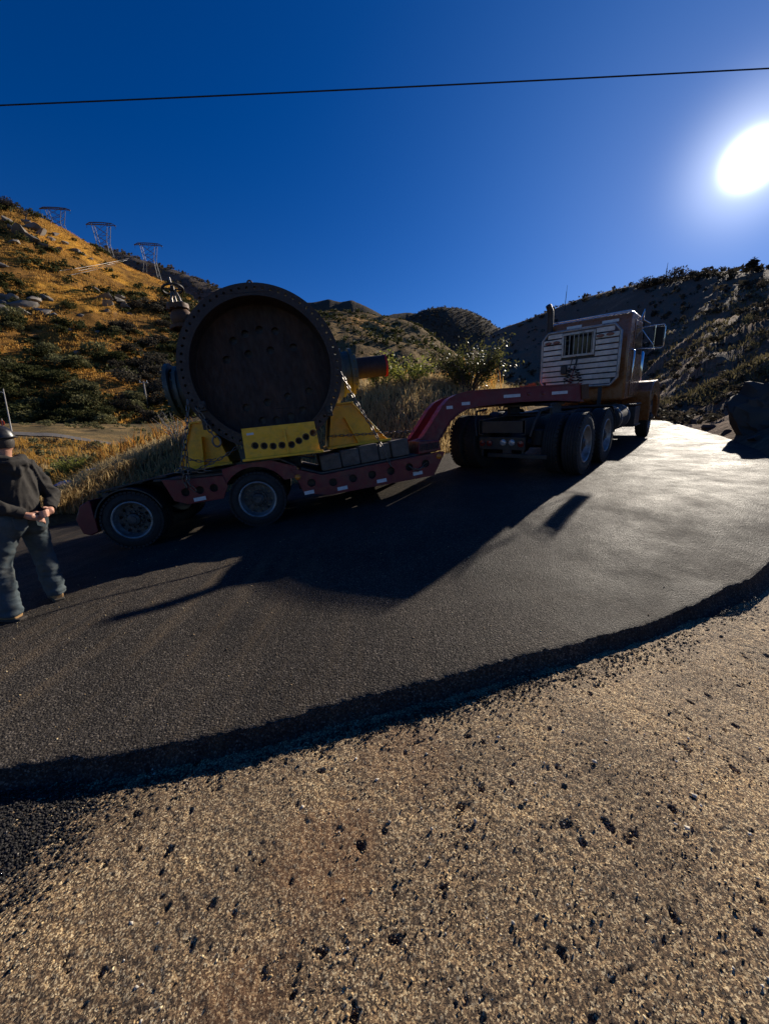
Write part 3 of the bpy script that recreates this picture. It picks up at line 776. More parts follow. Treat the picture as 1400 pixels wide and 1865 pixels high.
# ------------------------------------------------------------------ wheels
def tyre_mesh(R, W, rim, grooves=5, n=56):
    """tyre of outer radius R and width W round the Y axis, outer face at y=0, body towards +y"""
    b = MB()
    sh = R - 0.035
    prof = [(rim, 0.045), (rim + 0.012, 0.018), ((rim + R) / 2 - 0.03, 0.0), (sh - 0.03, 0.004), (sh, 0.018), (R - 0.006, 0.034)]
    gw = (W - 0.08) / (grooves + 0.0)
    y = 0.04
    for k in range(grooves):
        prof += [(R, y), (R, y + gw * 0.78), (R - 0.014, y + gw * 0.82), (R - 0.014, y + gw * 0.98)]
        y += gw
    prof = prof[:-2]
    prof += [(R - 0.006, W - 0.034), (sh, W - 0.018), (sh - 0.03, W - 0.004), ((rim + R) / 2 - 0.03, W), (rim + 0.012, W - 0.018), (rim, W - 0.045)]
    b.lathe(prof, n)
    # shoulder lugs
    for k in range(44):
        t = 2 * pi * k / 44
        b.box(((R - 0.012) * cos(t), 0.020, (R - 0.012) * sin(t)), (0.030, 0.030, 0.045), Matrix.Rotation(-t, 4, 'Y'))
    return b.mesh('tyre', 'rubber', 30)
def rim_mesh(rim, W, deep, holes=10):
    b = MB()
    d = 0.125 if deep else 0.035
    b.lathe([(rim + 0.014, 0.030), (rim + 0.016, 0.012), (rim + 0.004, 0.006), (rim - 0.010, 0.016), (rim - 0.016, 0.05), (rim - 0.030, d - 0.03), (rim - 0.05, d)], 48)
    disc = plate(circ(0, 0, rim - 0.045, 48), [circ((rim - 0.075) * cos(2 * pi * k / holes), (rim - 0.075) * sin(2 * pi * k / holes), 0.026, 12) for k in range(holes)], 0.012)
    b.lathe([(rim - 0.016, W * 0.6), (rim - 0.02, W), (0.05, W)], 32)
    b2 = MB(); b2.mesh_add(disc, Matrix.Translation((0, d, 0)) @ XZ)
    return b.mesh('rim', 'alloy', 30), b2.mesh('wheel_disc', 'wheel_disc', 30)
def hub_mesh(rim, deep):
    b = MB()
    d = 0.125 if deep else 0.035
    b.lathe([(0.135, d - 0.004), (0.130, d - 0.022), (0.095, d - 0.026), (0.088, d - 0.075), (0.070, d - 0.088), (0.040, d - 0.092), (0.001, d - 0.094)], 28)
    b.lathe([(0.055, d - 0.092), (0.052, d - 0.104), (0.001, d - 0.105)], 18)
    for k in range(10):
        t = 2 * pi * (k + 0.5) / 10
        b.cyl((0.113 * cos(t), d - 0.020, 0.113 * sin(t)), (0.113 * cos(t), d - 0.062, 0.113 * sin(t)), 0.016, n=6)
    return b.mesh('hub', 'wheel_disc', 30)
WHEELS = {'trailer': (tyre_mesh(0.42, 0.235, 0.262, 4), rim_mesh(0.262, 0.235, True), hub_mesh(0.262, True), 0.42),
          'drive': (tyre_mesh(0.53, 0.285, 0.305, 5), rim_mesh(0.305, 0.285, True), hub_mesh(0.305, True), 0.53),
          'steer': (tyre_mesh(0.54, 0.31, 0.305, 5), rim_mesh(0.305, 0.31, False), hub_mesh(0.305, False), 0.54)}
def wheel(kind, parent, x, y, side, spin=0.0, steer=0.0, outer=True):
    """side -1: outer face looks to -Y; +1: to +Y"""
    ty, ri, hu, R = WHEELS[kind]
    M = Matrix.Translation((x, y, R)) @ Matrix.Rotation(steer, 4, 'Z') @ (Matrix() if side < 0 else Matrix.Rotation(pi, 4, 'Z')) @ Matrix.Rotation(spin, 4, 'Y')
    w = part_empty('wheel', parent, M)
    link('tyre', ty, w)
    if outer:
        link('rim', ri[0], w); link('wheel_disc', ri[1], w); link('hub', hu, w)
    return w

# ------------------------------------------------------------------ lowboy trailer
TH = atan(0.14); hd = radians(11.68)
Fu = np.array([cos(TH), 0, sin(TH)]); Vv = np.array([0, 1.0, 0]); Nn = np.cross(Fu, Vv)
TM = frame(np.array([0, 0, 0.11]) + Fu * -3.895 + Vv * 6.674, Fu * cos(hd) + Vv * sin(hd), -Fu * sin(hd) + Vv * cos(hd), Nn)
trailer = thing('lowboy_trailer', 'dark red lowboy trailer with gooseneck carrying the huge round valve', 'trailer', TM)
def mirrored(fn):
    for s in (-1, 1): fn(s)
W2 = 1.78
for xx in (0.0, W2):
    for s in (-1, 1):
        wheel('trailer', trailer, xx, s * 1.28, s, 0.3 + xx)
        wheel('trailer', trailer, xx, s * 1.00, s, 0.1, 0, False)
    MB().cyl((xx, -1.1, 0.42), (xx, 1.1, 0.42), 0.065, n=14).build('axle', 'dark_steel', trailer)
def side_beam(s):
    """main deck side beam with round holes, one outer web per side"""
    ol = [(2.36, 0.80), (2.46, 0.775), (2.80, 0.64), (4.80, 0.715), (4.83, 0.69), (4.60, 0.345), (2.86, 0.31), (2.48, 0.405)]
    hl = [circ(x, z, 0.062, 18) for x, z in ((2.62, 0.545), (2.95, 0.50), (3.27, 0.51), (3.58, 0.52), (3.89, 0.53), (4.20, 0.545), (4.48, 0.56))]
    b = MB(); b.mesh_add(plate(ol, hl, 0.02), Matrix.Translation((0, s * 1.29, 0)) @ XZ)
    b.prism([(2.46, 0.772), (2.80, 0.637), (4.80, 0.712), (4.80, 0.688), (2.80, 0.612), (2.46, 0.745)], s * 1.279, s * 1.16)
    b.prism([(2.50, 0.42), (2.86, 0.325), (4.60, 0.36), (4.60, 0.375), (2.86, 0.345), (2.50, 0.44)], s * 1.279, s * 1.18)
    b.build('side_beam', 'red_paint', trailer, 35, 0.004)
    # inner web, dark behind the holes
    MB().prism([(2.45, 0.74), (2.80, 0.61), (4.78, 0.685), (4.58, 0.37), (2.86, 0.34), (2.50, 0.43)], s * 1.16, s * 1.10).build('inner_web', 'black_frame', trailer)
mirrored(side_beam)
def rear_beam(s):
    # beam between the wheels
    ol = [(0.52, 0.93), (0.70, 0.90), (1.36, 0.86), (1.40, 0.70), (1.30, 0.52), (0.80, 0.52), (0.62, 0.60)]
    hl = [circ(x, z, 0.058, 18) for x, z in ((0.80, 0.70), (1.00, 0.70), (1.20, 0.70))]
    b = MB(); b.mesh_add(plate(ol, hl, 0.02), Matrix.Translation((0, s * 1.27, 0)) @ XZ)
    b.prism([(0.52, 0.928), (0.70, 0.898), (1.36, 0.858), (1.36, 0.83), (0.70, 0.872), (0.52, 0.90)], s * 1.259, s * 1.10)
    b.build('side_beam', 'red_paint', trailer, 35, 0.004)
    MB().prism([(0.55, 0.86), (1.35, 0.82), (1.36, 0.70), (1.28, 0.54), (0.82, 0.54), (0.66, 0.62)], s * 1.10, s * 1.04).build('inner_web', 'black_frame', trailer)
    # arch over the second wheel
    b = MB()
    arc_ = [(W2 + 0.50 * cos(t), 0.42 + 0.50 * sin(t)) for t in np.linspace(radians(28), radians(152), 16)]
    outer_ = [(W2 + 0.68, 0.79)] + [(W2 + 0.3, 0.97), (W2 - 0.3, 0.97)] + [(1.36, 0.93), (1.34, 0.66)]
    b.prism(arc_ + [(1.34, 0.66), (1.36, 0.95), (W2 - 0.2, 0.985), (W2 + 0.3, 0.975), (2.44, 0.83), (2.44, 0.66)], s * 1.262, s * 1.225)
    b.build('wheel_arch', 'red_paint', trailer, 35, 0.004)
    # fender over the first wheel
    pts = [(0.47 * cos(t), 0.42 + 0.47 * sin(t)) for t in np.linspace(radians(15), radians(165), 18)]
    pin = [(0.45 * cos(t), 0.42 + 0.45 * sin(t)) for t in np.linspace(radians(165), radians(15), 18)]
    MB().prism(pts + pin, s * 1.30, s * 0.74).build('fender', 'black_frame', trailer, 35)
mirrored(rear_beam)
# rear bumper: a red bevelled block at the tail
b = MB()
b.prism([(-0.46, 0.80), (-0.60, 0.74), (-0.70, 0.56), (-0.66, 0.34), (-0.56, 0.30), (-0.46, 0.34)], -1.28, 1.28)
b.build('bumper', 'red_paint', trailer, 35, 0.012)
# main frame and decks
b = MB()
for s in (-1, 1):
    b.box((0.0, s * 0.46, 0.78), (1.0, 0.12, 0.22))
    b.box((1.4, s * 0.46, 0.86), (2.2, 0.14, 0.18))
    b.box((3.6, s * 0.46, 0.52), (2.4, 0.14, 0.26))
for x in (-0.3, 0.6, 1.35, 2.2, 2.9, 3.5, 4.1, 4.55):
    b.box((x, 0, 0.80 if x < 2.5 else 0.48), (0.09, 2.3, 0.12))
b.build('chassis', 'black_frame', trailer, 35, 0.006)
MB().prism([(0.40, 0.945), (0.70, 0.930), (1.36, 0.895), (1.60, 1.0), (2.2, 1.0), (2.42, 0.86), (2.42, 0.83), (2.2, 0.965), (1.60, 0.965), (1.36, 0.865), (0.70, 0.90), (0.40, 0.915)], -1.24, 1.24).build('upper_deck', 'black_frame', trailer, 35, 0.004)
MB().prism([(2.50, 0.79), (2.80, 0.668), (4.75, 0.735), (4.75, 0.716), (2.80, 0.642), (2.50, 0.765)], -1.15, 1.15).build('lower_deck', 'timber', trailer, 35)
# rear deck hump plate with bright edge
MB().prism([(-0.40, 0.90), (0.40, 0.985), (0.56, 0.985), (0.56, 0.955), (0.40, 0.955), (-0.40, 0.87)], -1.15, 1.15).build('ramp_plate', 'dark_steel', trailer, 35, 0.004)
# reflective tape, lamps
for x, z, L in ((2.56, 0.405, 0.15), (3.08, 0.385, 0.16), (3.72, 0.400, 0.16), (4.33, 0.425, 0.16), (0.98, 0.575, 0.17)):
    MB().box((x, -1.303, z), (L, 0.004, 0.055), Matrix.Rotation(-0.035, 4, 'Y')).build('reflective_tape', 'tape_white', trailer)
for x, z in ((2.43, 0.665), (4.72, 0.645)):
    b = MB().lathe([(0.045, 0.0), (0.043, -0.016), (0.030, -0.028), (0.001, -0.032)], 20, 'Y', (x, -1.30, z))
    b.build('marker_lamp', 'amber', trailer, 60)
MB().cyl((2.36, -1.24, 1.01), (2.74, -1.24, 0.925), 0.016, n=10).build('winch_bar', 'chrome', trailer)
# gooseneck: two arched beams, cross plates, louvred base
NECK_T = [(4.55, 0.90), (4.70, 0.93), (4.92, 1.17), (5.16, 1.45), (5.30, 1.56), (5.46, 1.62), (5.66, 1.645), (5.90, 1.64), (6.6, 1.60), (7.4, 1.555), (8.02, 1.52)]
NECK_B = [(8.05, 1.20), (7.4, 1.30), (6.7, 1.36), (6.18, 1.38), (5.85, 1.385), (5.63, 1.36), (5.45, 1.29), (5.29, 1.18), (5.04, 0.88), (4.90, 0.70), (4.62, 0.60)]
for s in (-1, 1):
    b = MB()
    b.prism(NECK_T + NECK_B, s * 0.50, s * 0.46)
    b.prism(NECK_T + NECK_B, s * 0.34, s * 0.30)
    tp = NECK_T
    for (x0, z0), (x1, z1) in zip(NECK_T[:-1], NECK_T[1:]):
        b.prism([(x0, z0 - 0.002), (x1, z1 - 0.002), (x1, z1 + 0.018), (x0, z0 + 0.018)], s * 0.53, s * 0.27)
    for (x0, z0), (x1, z1) in zip(NECK_B[:-1], NECK_B[1:]):
        b.prism([(x0, z0 - 0.016), (x1, z1 - 0.016), (x1, z1 + 0.002), (x0, z0 + 0.002)], s * 0.53, s * 0.27)
    b.build('gooseneck_beam', 'red_paint', trailer, 35)
b = MB()
b.prism([(4.98, 0.92), (5.22, 1.18), (5.60, 1.42), (5.60, 1.48), (5.20, 1.26), (4.92, 0.97)], -0.30, 0.30)
b.prism([(6.4, 1.40), (8.0, 1.26), (8.0, 1.30), (6.4, 1.44)], -0.30, 0.30)
b.box((7.98, 0, 1.38), (0.06, 0.9, 0.26))
b.build('cross_plate', 'red_paint', trailer, 35)
MB().box((8.09, -0.36, 1.37), (0.16, 0.34, 0.28)).build('neck_end_block', 'rust_orange', trailer, 35, 0.01)
for x, z, L in ((5.62, 1.45, 0.16), (6.55, 1.475, 0.34), (7.55, 1.415, 0.34), (5.30, 1.42, 0.12)):
    MB().box((x, -0.503, z), (L, 0.004, 0.055), Matrix.Rotation(0.055, 4, 'Y')).build('reflective_tape', 'tape_white', trailer)
for x, z in ((6.9, 1.47), (7.2, 1.45)):
    MB().lathe([(0.036, 0.0), (0.034, -0.014), (0.001, -0.020)], 14, 'Y', (x, -0.50, z)).build('marker_lamp', 'lens_red', trailer, 60)
# deck-front plates with slanted louvres
for s in (-1, 1):
    MB().prism([(4.40, 0.72), (4.44, 0.93), (4.78, 0.90), (4.80, 0.73)], s * 1.22, s * 0.54).build('neck_base', 'red_paint', trailer, 35, 0.01)
for k in range(9):
    MB().prism([(4.42 + 0.038 * k, 0.77), (4.46 + 0.038 * k, 0.87), (4.475 + 0.038 * k, 0.87), (4.435 + 0.038 * k, 0.77)], -1.246, -1.219).build('louvre', 'dark_steel', trailer)

# ------------------------------------------------------------------ timber blocks across the deck
tx = [2.81, 3.145, 3.455, 3.775, 3.99, 4.285]
for k in range(5):
    x0, x1 = tx[k] + 0.006, tx[k + 1] - 0.006
    zb = 0.735 * 0 + 0.672 + (0.735 - 0.668) / 1.95 * ((x0 + x1) / 2 - 2.8) + 0.008
    hgt = 0.262 + (0.010 * ((k * 37) % 5 - 2))
    t = MB()
    y0 = -1.13 + 0.02 * ((k * 13) % 4)
    t.box(((x0 + x1) / 2, (y0 + 1.1) / 2, zb + hgt / 2), (x1 - x0, 1.1 - y0, hgt), Matrix.Rotation(-0.034, 4, 'Y'))
    o = t.build('timber_block', 'timber', None, 35, 0.016, TM)
    tag(o, ['grey timber beam end nearest the yellow front plate, first of five in the row', 'grey timber beam end, second from the yellow front plate', 'grey timber beam end, middle one of the five on the deck', 'narrow grey timber beam end crossed by the load chain', 'grey timber beam end beside the gooseneck base, last of the row'][k], 'timber', 'timber beams laid across the trailer deck')

# ------------------------------------------------------------------ the big valve
VX, VZ = 2.215, 2.297
VM = TM @ Matrix.Translation((VX, 0, 0))
valve = thing('spherical_valve', 'huge dark cast iron valve body with round bolted flange facing the road', 'valve', VM)
Y0 = -1.2
nb = 64
fl = plate(circ(0, 0, 1.165, 96), [circ(0, 0, 1.02, 96)] + [circ(1.098 * cos(2 * pi * k / nb), 1.098 * sin(2 * pi * k / nb), 0.019, 10) for k in range(nb)], 0.11)
MB().mesh_add(fl, Matrix.Translation((0, Y0 + 0.055, VZ)) @ XZ).build('flange', 'flange_iron', valve, 30, 0.004)
# barrel behind the flange with inner wall and closed disc inside
MB().lathe([(1.02, Y0 + 0.108), (1.02, -0.75), (1.10, -0.55), (1.16, -0.2), (1.17, 0.1), (1.14, 0.5), (1.04, 0.9), (1.02, 1.1), (1.02, 1.2)], 80, 'Y', (0, 0, VZ)).build('body', 'teal_paint', valve, 40)
MB().lathe([(1.0, Y0 + 0.015), (1.0, -0.82), (0.97, -0.80), (0.96, -0.78)], 80, 'Y', (0, 0, VZ)).build('bore', 'cast_iron', valve, 40)
MB().lathe([(1.021, Y0 + 0.002), (1.021, Y0 - 0.012), (0.995, Y0 - 0.012), (0.995, Y0 + 0.03)], 96, 'Y', (0, 0, VZ)).build('seat_ring', 'flange_iron', valve, 40)
hs = [(-0.37, 0.52), (-0.18, 0.60), (0.04, 0.64), (0.27, 0.60), (-0.52, 0.26), (-0.19, 0.31), (0.15, 0.33), (0.50, 0.34), (-0.38, -0.47), (-0.05, -0.43), (0.28, -0.38), (0.62, -0.34), (-0.18, -0.70), (0.04, -0.72), (0.27, -0.69), (0.47, -0.62)]
disc = plate(circ(0, 0, 0.985, 80), [circ(x, z, 0.058, 18) for x, z in hs], 0.05)
MB().mesh_add(disc, Matrix.Translation((0, -0.79, VZ)) @ XZ).build('closing_disc', 'cast_iron', valve, 30, 0.003)
MB().lathe([(0.985, -0.72), (0.001, -0.72)], 64, 'Y', (0, 0, VZ)).build('disc_backing', 'black_frame', valve)
# rear flange
MB().lathe([(1.02, 1.05), (1.165, 1.05), (1.165, 1.17), (1.02, 1.17)], 80, 'Y', (0, 0, VZ), True).build('rear_flange', 'flange_iron', valve, 40)
# trunnion housings
def bolts(b, axis_x, r, n, c, h, rr=0.022):
    for k in range(n):
        t = 2 * pi * k / n
        b.cyl((axis_x, c[0] + r * cos(t), c[1] + r * sin(t)), (axis_x + h, c[0] + r * cos(t), c[1] + r * sin(t)), rr, n=6)
for s in (1, -1):
    b = MB()
    b.lathe([(0.62, s * 0.95), (0.50, s * 1.18), (0.42, s * 1.26), (0.42, s * 1.30), (0.36, s * 1.31), (0.36, s * 1.42), (0.41, s * 1.425), (0.41, s * 1.475), (0.30, s * 1.48), (0.30, s * 1.55), (0.001, s * 1.555)], 48, 'X', (0, 0, VZ))
    bolts(b, s * 1.475, 0.365, 16, (0, VZ), s * 0.035)
    b.build('trunnion_housing', 'teal_paint', valve, 35)
b = MB()
b.lathe([(0.185, 1.54), (0.185, 2.10)], 40, 'X', (0, 0, VZ + 0.05))
b.lathe([(0.165, 2.12), (0.001, 2.12)], 40, 'X', (0, 0, VZ + 0.05))
sh = b.build('shaft', 'shaft_dark', valve, 40)
MB().lathe([(0.186, 2.09), (0.192, 2.09), (0.192, 2.125), (0.160, 2.13), (0.160, 2.11)], 40, 'X', (0, 0, VZ + 0.05)).build('end_band', 'signal_red', sh, 40)
# left side cover flange
b = MB(); b.lathe([(0.34, -1.54), (0.43, -1.545), (0.43, -1.60), (0.36, -1.61), (0.34, -1.64), (0.001, -1.645)], 48, 'X', (0, 0, VZ + 0.03)); bolts(b, -1.60, 0.39, 18, (0, VZ + 0.03), -0.035)
b.build('bearing_cover', 'teal_paint', valve, 35)
# lifting eye on top, brackets low on the flange
b = MB(); b.tube([(0.04 + 0.035 * cos(t), Y0 + 0.2, VZ + 1.215 + 0.045 * sin(t)) for t in np.linspace(0, 2 * pi, 14, endpoint=False)], 0.014, 8, closed=True); b.cyl((0.04, Y0 + 0.2, VZ + 1.1), (0.04, Y0 + 0.2, VZ + 1.18), 0.02, n=10)
b.build('lifting_eye', 'chain_steel', valve, 40)
for x, z, r in ((-0.93, -0.68, 0.055), (0.86, -0.72, 0.05), (-0.92, -0.42, 0.05)):
    b = MB(); b.box((x, Y0 - 0.03, VZ + z), (0.09, 0.08, 0.14)); b.cyl((x, Y0 - 0.10, VZ + z), (x, Y0 - 0.02, VZ + z), r * 0.7, n=12)
    b.build('lug', 'dark_steel', valve, 35, 0.006)
# base foot under the ball
MB().box((0, 0.1, 1.10), (1.3, 1.6, 0.2)).build('base_saddle', 'teal_paint', valve, 35, 0.02)
# yellow pedestals
def pedestal(xa, xb, xtop0, xtop1, side):
    b = MB()
    for y in (-0.62, 0.55):
        b.prism([(xa, 1.03), (xb, 1.03), (xtop1, 1.70), (xtop0, 1.70)], y, y + 0.03)
    b.prism([(xa - 0.05, 0.995), (xb + 0.06, 0.995), (xb + 0.06, 1.035), (xa - 0.05, 1.035)], -0.78, 0.72)
    b.prism([(xtop0 - 0.02, 1.70), (xtop1 + 0.02, 1.70), (xtop1 + 0.02, 1.73), (xtop0 - 0.02, 1.73)], -0.66, 0.62)
    # flange edges and centre rib
    xm0, xm1 = (xa + xb) / 2, (xtop0 + xtop1) / 2
    b.prism([(xm0 - 0.015, 1.035), (xm0 + 0.015, 1.035), (xm1 + 0.012, 1.48), (xm1 - 0.012, 1.48)], -0.76, -0.615)
    for (p, q) in (((xa, 1.035), (xtop0, 1.70)), ((xb, 1.035), (xtop1, 1.70))):
        b.prism([(p[0] - 0.016, p[1]), (p[0] + 0.016, p[1]), (q[0] + 0.016, q[1]), (q[0] - 0.016, q[1])], -0.66, 0.60)
    return b.build('pedestal', 'yellow_paint', valve, 35, 0.004)
pedestal(0.62 - VX, 1.38 - VX, 0.92 - VX, 1.20 - VX, -1)
pedestal(3.03 - VX, 4.02 - VX, 3.18 - VX, 3.52 - VX, 1)
# yellow front plate with two rows of four holes, ribs and ledge
ol = [(1.76 - VX, 1.49), (1.735 - VX, 1.05), (2.84 - VX, 1.02), (2.82 - VX, 1.46)]
hl = [circ(1.905 - VX + 0.128 * k, 1.225 - 0.022 * k + (0.018 if k == 3 else 0), 0.040, 18) for k in range(4)] + [circ(2.43 - VX + 0.115 * k, 1.165 + 0.042 * k, 0.040, 18) for k in range(4)]
b = MB(); b.mesh_add(plate(ol, hl, 0.03), Matrix.Translation((0, -1.30, 0)) @ XZ)
fp = b.build('front_plate', 'yellow_paint', valve, 35, 0.004)
b = MB()
for x in (2.362,):
    b.prism([(x - VX - 0.02, 1.05), (x - VX + 0.02, 1.05), (x - VX + 0.015, 1.40), (x - VX - 0.015, 1.40)], -1.36, -1.312)
b.prism([(1.70 - VX, 1.055), (2.88 - VX, 1.022), (2.88 - VX, 0.985), (1.70 - VX, 1.018)], -1.39, -1.20)
b.build('ledge', 'yellow_paint', fp, 35, 0.006)
b = MB()
for c_ in [(1.905 - VX + 0.128 * k, 1.225 - 0.022 * k + (0.018 if k == 3 else 0)) for k in range(4)] + [(2.43 - VX + 0.115 * k, 1.165 + 0.042 * k) for k in range(4)]:
    b.lathe([(0.041, -1.318), (0.052, -1.318), (0.052, -1.316)], 18, 'Y', (c_[0], 0, c_[1]))
b.build('hole_rims', 'dark_steel', fp, 35)['kind'] = 'stuff'
MB().prism([(1.80 - VX, 1.05), (2.80 - VX, 1.03), (2.78 - VX, 1.42), (1.80 - VX, 1.44)], -1.20, -1.15).build('plate_backing', 'black_frame', valve)
b = MB(); b.box((1.87 - VX, -1.317, 1.40), (0.10, 0.003, 0.03)); b.build('plate_tag', 'tape_white', fp)
# by-pass gate valve on the upper left: pipe, flanges, body, yoke, handwheel
b = MB()
gx, gz = -1.26, 3.36
b.tube([(-0.70, 0.0, 3.10), (-0.86, 0.0, 3.22), (-1.02, 0.0, 3.33)], 0.085, 16)
b.lathe([(0.085, 0), (0.155, 0.0), (0.155, 0.045), (0.085, 0.045)], 24, 'X', (0, 0, 0), True)
pipe = MB()
pipe.tube([(-0.70, 0.0, 3.02), (-0.84, 0.0, 3.18), (-0.98, 0.0, 3.30)], 0.085, 16)
pipe.build('bypass_pipe', 'dark_steel', valve, 40)
R35 = Matrix.Translation((-1.02, 0, 3.33)) @ Matrix.Rotation(radians(-38), 4, 'Y')
b = MB(R35); b.lathe([(0.09, 0), (0.165, 0.0), (0.165, 0.05), (0.09, 0.05)], 24, 'X', (0, 0, 0), True)
for k in range(8): b.cyl((-0.03, 0.13 * cos(k * pi / 4), 0.13 * sin(k * pi / 4)), (0.08, 0.13 * cos(k * pi / 4), 0.13 * sin(k * pi / 4)), 0.016, n=6)
b.lathe([(0.09, -0.06), (0.165, -0.06), (0.165, -0.012), (0.09, -0.012)], 24, 'X', (0, 0, 0), True)
b.build('bypass_flange', 'chain_steel', valve, 40)
b = MB(); b.ball((-1.20, 0, 3.44), (0.17, 0.15, 0.17), 20, 12); b.lathe([(0.15, -0.15), (0.19, -0.15), (0.19, -0.10), (0.13, -0.08)], 24, 'Z', (-1.22, 0, 3.42)); b.lathe([(0.12, 0.12), (0.17, 0.13), (0.17, 0.20), (0.07, 0.21)], 24, 'Z', (-1.22, 0, 3.44))
gvb = b.build('gate_valve_body', 'rust_orange', valve, 40)
b = MB()
for k in range(8): b.cyl((-1.22 + 0.15 * cos(k * pi / 4), 0.15 * sin(k * pi / 4), 3.56), (-1.22 + 0.15 * cos(k * pi / 4), 0.15 * sin(k * pi / 4), 3.66), 0.015, n=6)
b.build('bonnet_bolts', 'chain_steel', gvb, 40)['kind'] = 'stuff'
b = MB()
for s in (-1, 1): b.tube([(-1.22 + s * 0.07, 0, 3.64), (-1.225 + s * 0.06, 0, 3.75), (-1.235 + s * 0.03, 0, 3.86)], 0.018, 8)
b.cyl((-1.22, 0, 3.60), (-1.25, 0, 4.06), 0.016, n=10)
b.build('yoke', 'chain_steel', valve, 40)
b = MB(Matrix.Translation((-1.237, 0, 3.885)) @ Matrix.Rotation(radians(-4), 4, 'Y') @ Matrix.Rotation(radians(-9), 4, 'X'))
b.tube([(0.155 * cos(t), 0.155 * sin(t), 0) for t in np.linspace(0, 2 * pi, 28, endpoint=False)], 0.018, 8, closed=True)
for k in range(4): b.cyl((0, 0, 0), (0.15 * cos(k * pi / 2 + 0.4), 0.15 * sin(k * pi / 2 + 0.4), 0), 0.012, n=8)
b.cyl((0, 0, -0.03), (0, 0, 0.04), 0.032, n=12)
b.build('handwheel', 'dark_steel', valve, 40)

# ------------------------------------------------------------------ chains
lk = MB()
Ls, Ws, rs = 0.030, 0.020, 0.0085
lp = [(Ls + Ws * sin(t), Ws * cos(t), 0) for t in np.linspace(0, pi, 7)] + [(-Ls - Ws * sin(t), -Ws * cos(t), 0) for t in np.linspace(0, pi, 7)]
lk.tube(lp, rs, 6, closed=True)
LINK = lk.mesh('link', 'chain_steel', 60)
def chain(label, pts, sag=0.0, scale=1.0, group='load chains'):
    """hanging chain of separate links along pts (trailer coordinates)"""
    P = catmull([Vector(p)[:] for p in pts], 240) if len(pts) > 2 else np.linspace(pts[0], pts[1], 240)
    P[:, 2] -= sag * 4 * np.linspace(0, 1, 240) * (1 - np.linspace(0, 1, 240))
    d = np.r_[0, np.cumsum(np.linalg.norm(np.diff(P, axis=0), axis=1))]
    pitch = 0.083 * scale; n = max(2, int(d[-1] / pitch))
    root = thing('load_chain', label, 'chain', TM @ Matrix.Translation(tuple(P[0])), group)
    for k in range(n):
        s0 = (k + 0.5) * d[-1] / n
        p = Vector([np.interp(s0, d, P[:, j]) for j in range(3)])
        q = Vector([np.interp(min(s0 + 0.02, d[-1]), d, P[:, j]) - np.interp(max(s0 - 0.02, 0), d, P[:, j]) for j in range(3)])
        M = Matrix.Translation(p - Vector(tuple(P[0]))) @ q.to_track_quat('X', 'Z').to_matrix().to_4x4() @ Matrix.Rotation((k % 2) * pi / 2 + random.uniform(-0.25, 0.25), 4, 'X') @ Matrix.Scale(scale, 4)
        link('link', LINK, root, M)
    return root
chain('taut steel chain running from the right of the flange down over the timbers', [(3.34, -1.28, 2.12), (3.48, -1.33, 1.70), (3.72, -1.31, 1.15), (3.90, -1.325, 0.60)], 0, 0.82)
chain('steel chain hanging down the left of the flange to the rear deck', [(1.13, -1.29, 1.98), (1.03, -1.34, 1.55), (0.86, -1.33, 1.10), (0.84, -1.31, 0.76)], 0, 0.95)
chain('short chain doubled beside the left hanging chain', [(0.98, -1.36, 1.38), (0.93, -1.34, 1.05), (0.90, -1.36, 0.84), (0.96, -1.35, 0.70)], 0, 0.95)
chain('chain hanging below the left of the flange to a ring', [(1.22, -1.30, 1.86), (1.30, -1.31, 1.66), (1.34, -1.30, 1.50), (1.38, -1.30, 1.42)], 0, 1.1)
chain('thin chain strung from the left pedestal to the front plate', [(1.66, -1.05, 1.28), (1.38, -1.15, 1.14), (1.00, -1.22, 1.00)], 0.02, 0.8)
chain('thin chain sagging across the foot of the left pedestal', [(1.25, -0.98, 1.12), (1.05, -1.05, 1.13), (0.82, -1.15, 1.22)], 0.02, 0.8)
chain('thin chain strung level across the right pedestal to the gooseneck', [(3.03, -0.72, 1.21), (3.5, -0.76, 1.175), (4.1, -0.70, 1.13), (4.55, -0.62, 1.10)], 0.0, 0.75)
chain('short chain looped between two holes at the front of the side beam', [(4.20, -1.32, 0.56), (4.30, -1.33, 0.48), (4.42, -1.33, 0.52), (4.50, -1.32, 0.57)], 0.0, 1.0)
chain('heap of chain on the rear deck at the left', [(0.70, -1.18, 1.00), (0.85, -1.22, 1.04), (0.95, -1.16, 0.99), (0.82, -1.12, 1.05), (0.74, -1.2, 1.0), (1.05, -1.17, 0.97), (1.20, -1.16, 0.95)], 0.0, 1.1)
# chain ring under the flange
b = MB(); b.tube([(1.39 + 0.055 * cos(t), -1.31, 1.36 + 0.075 * sin(t)) for t in np.linspace(0, 2 * pi, 20, endpoint=False)], 0.014, 8, closed=True)
tag(b.build('lifting_ring', 'chain_steel', None, 60, 0, TM), 'steel ring hanging at the lower left of the flange', 'ring')
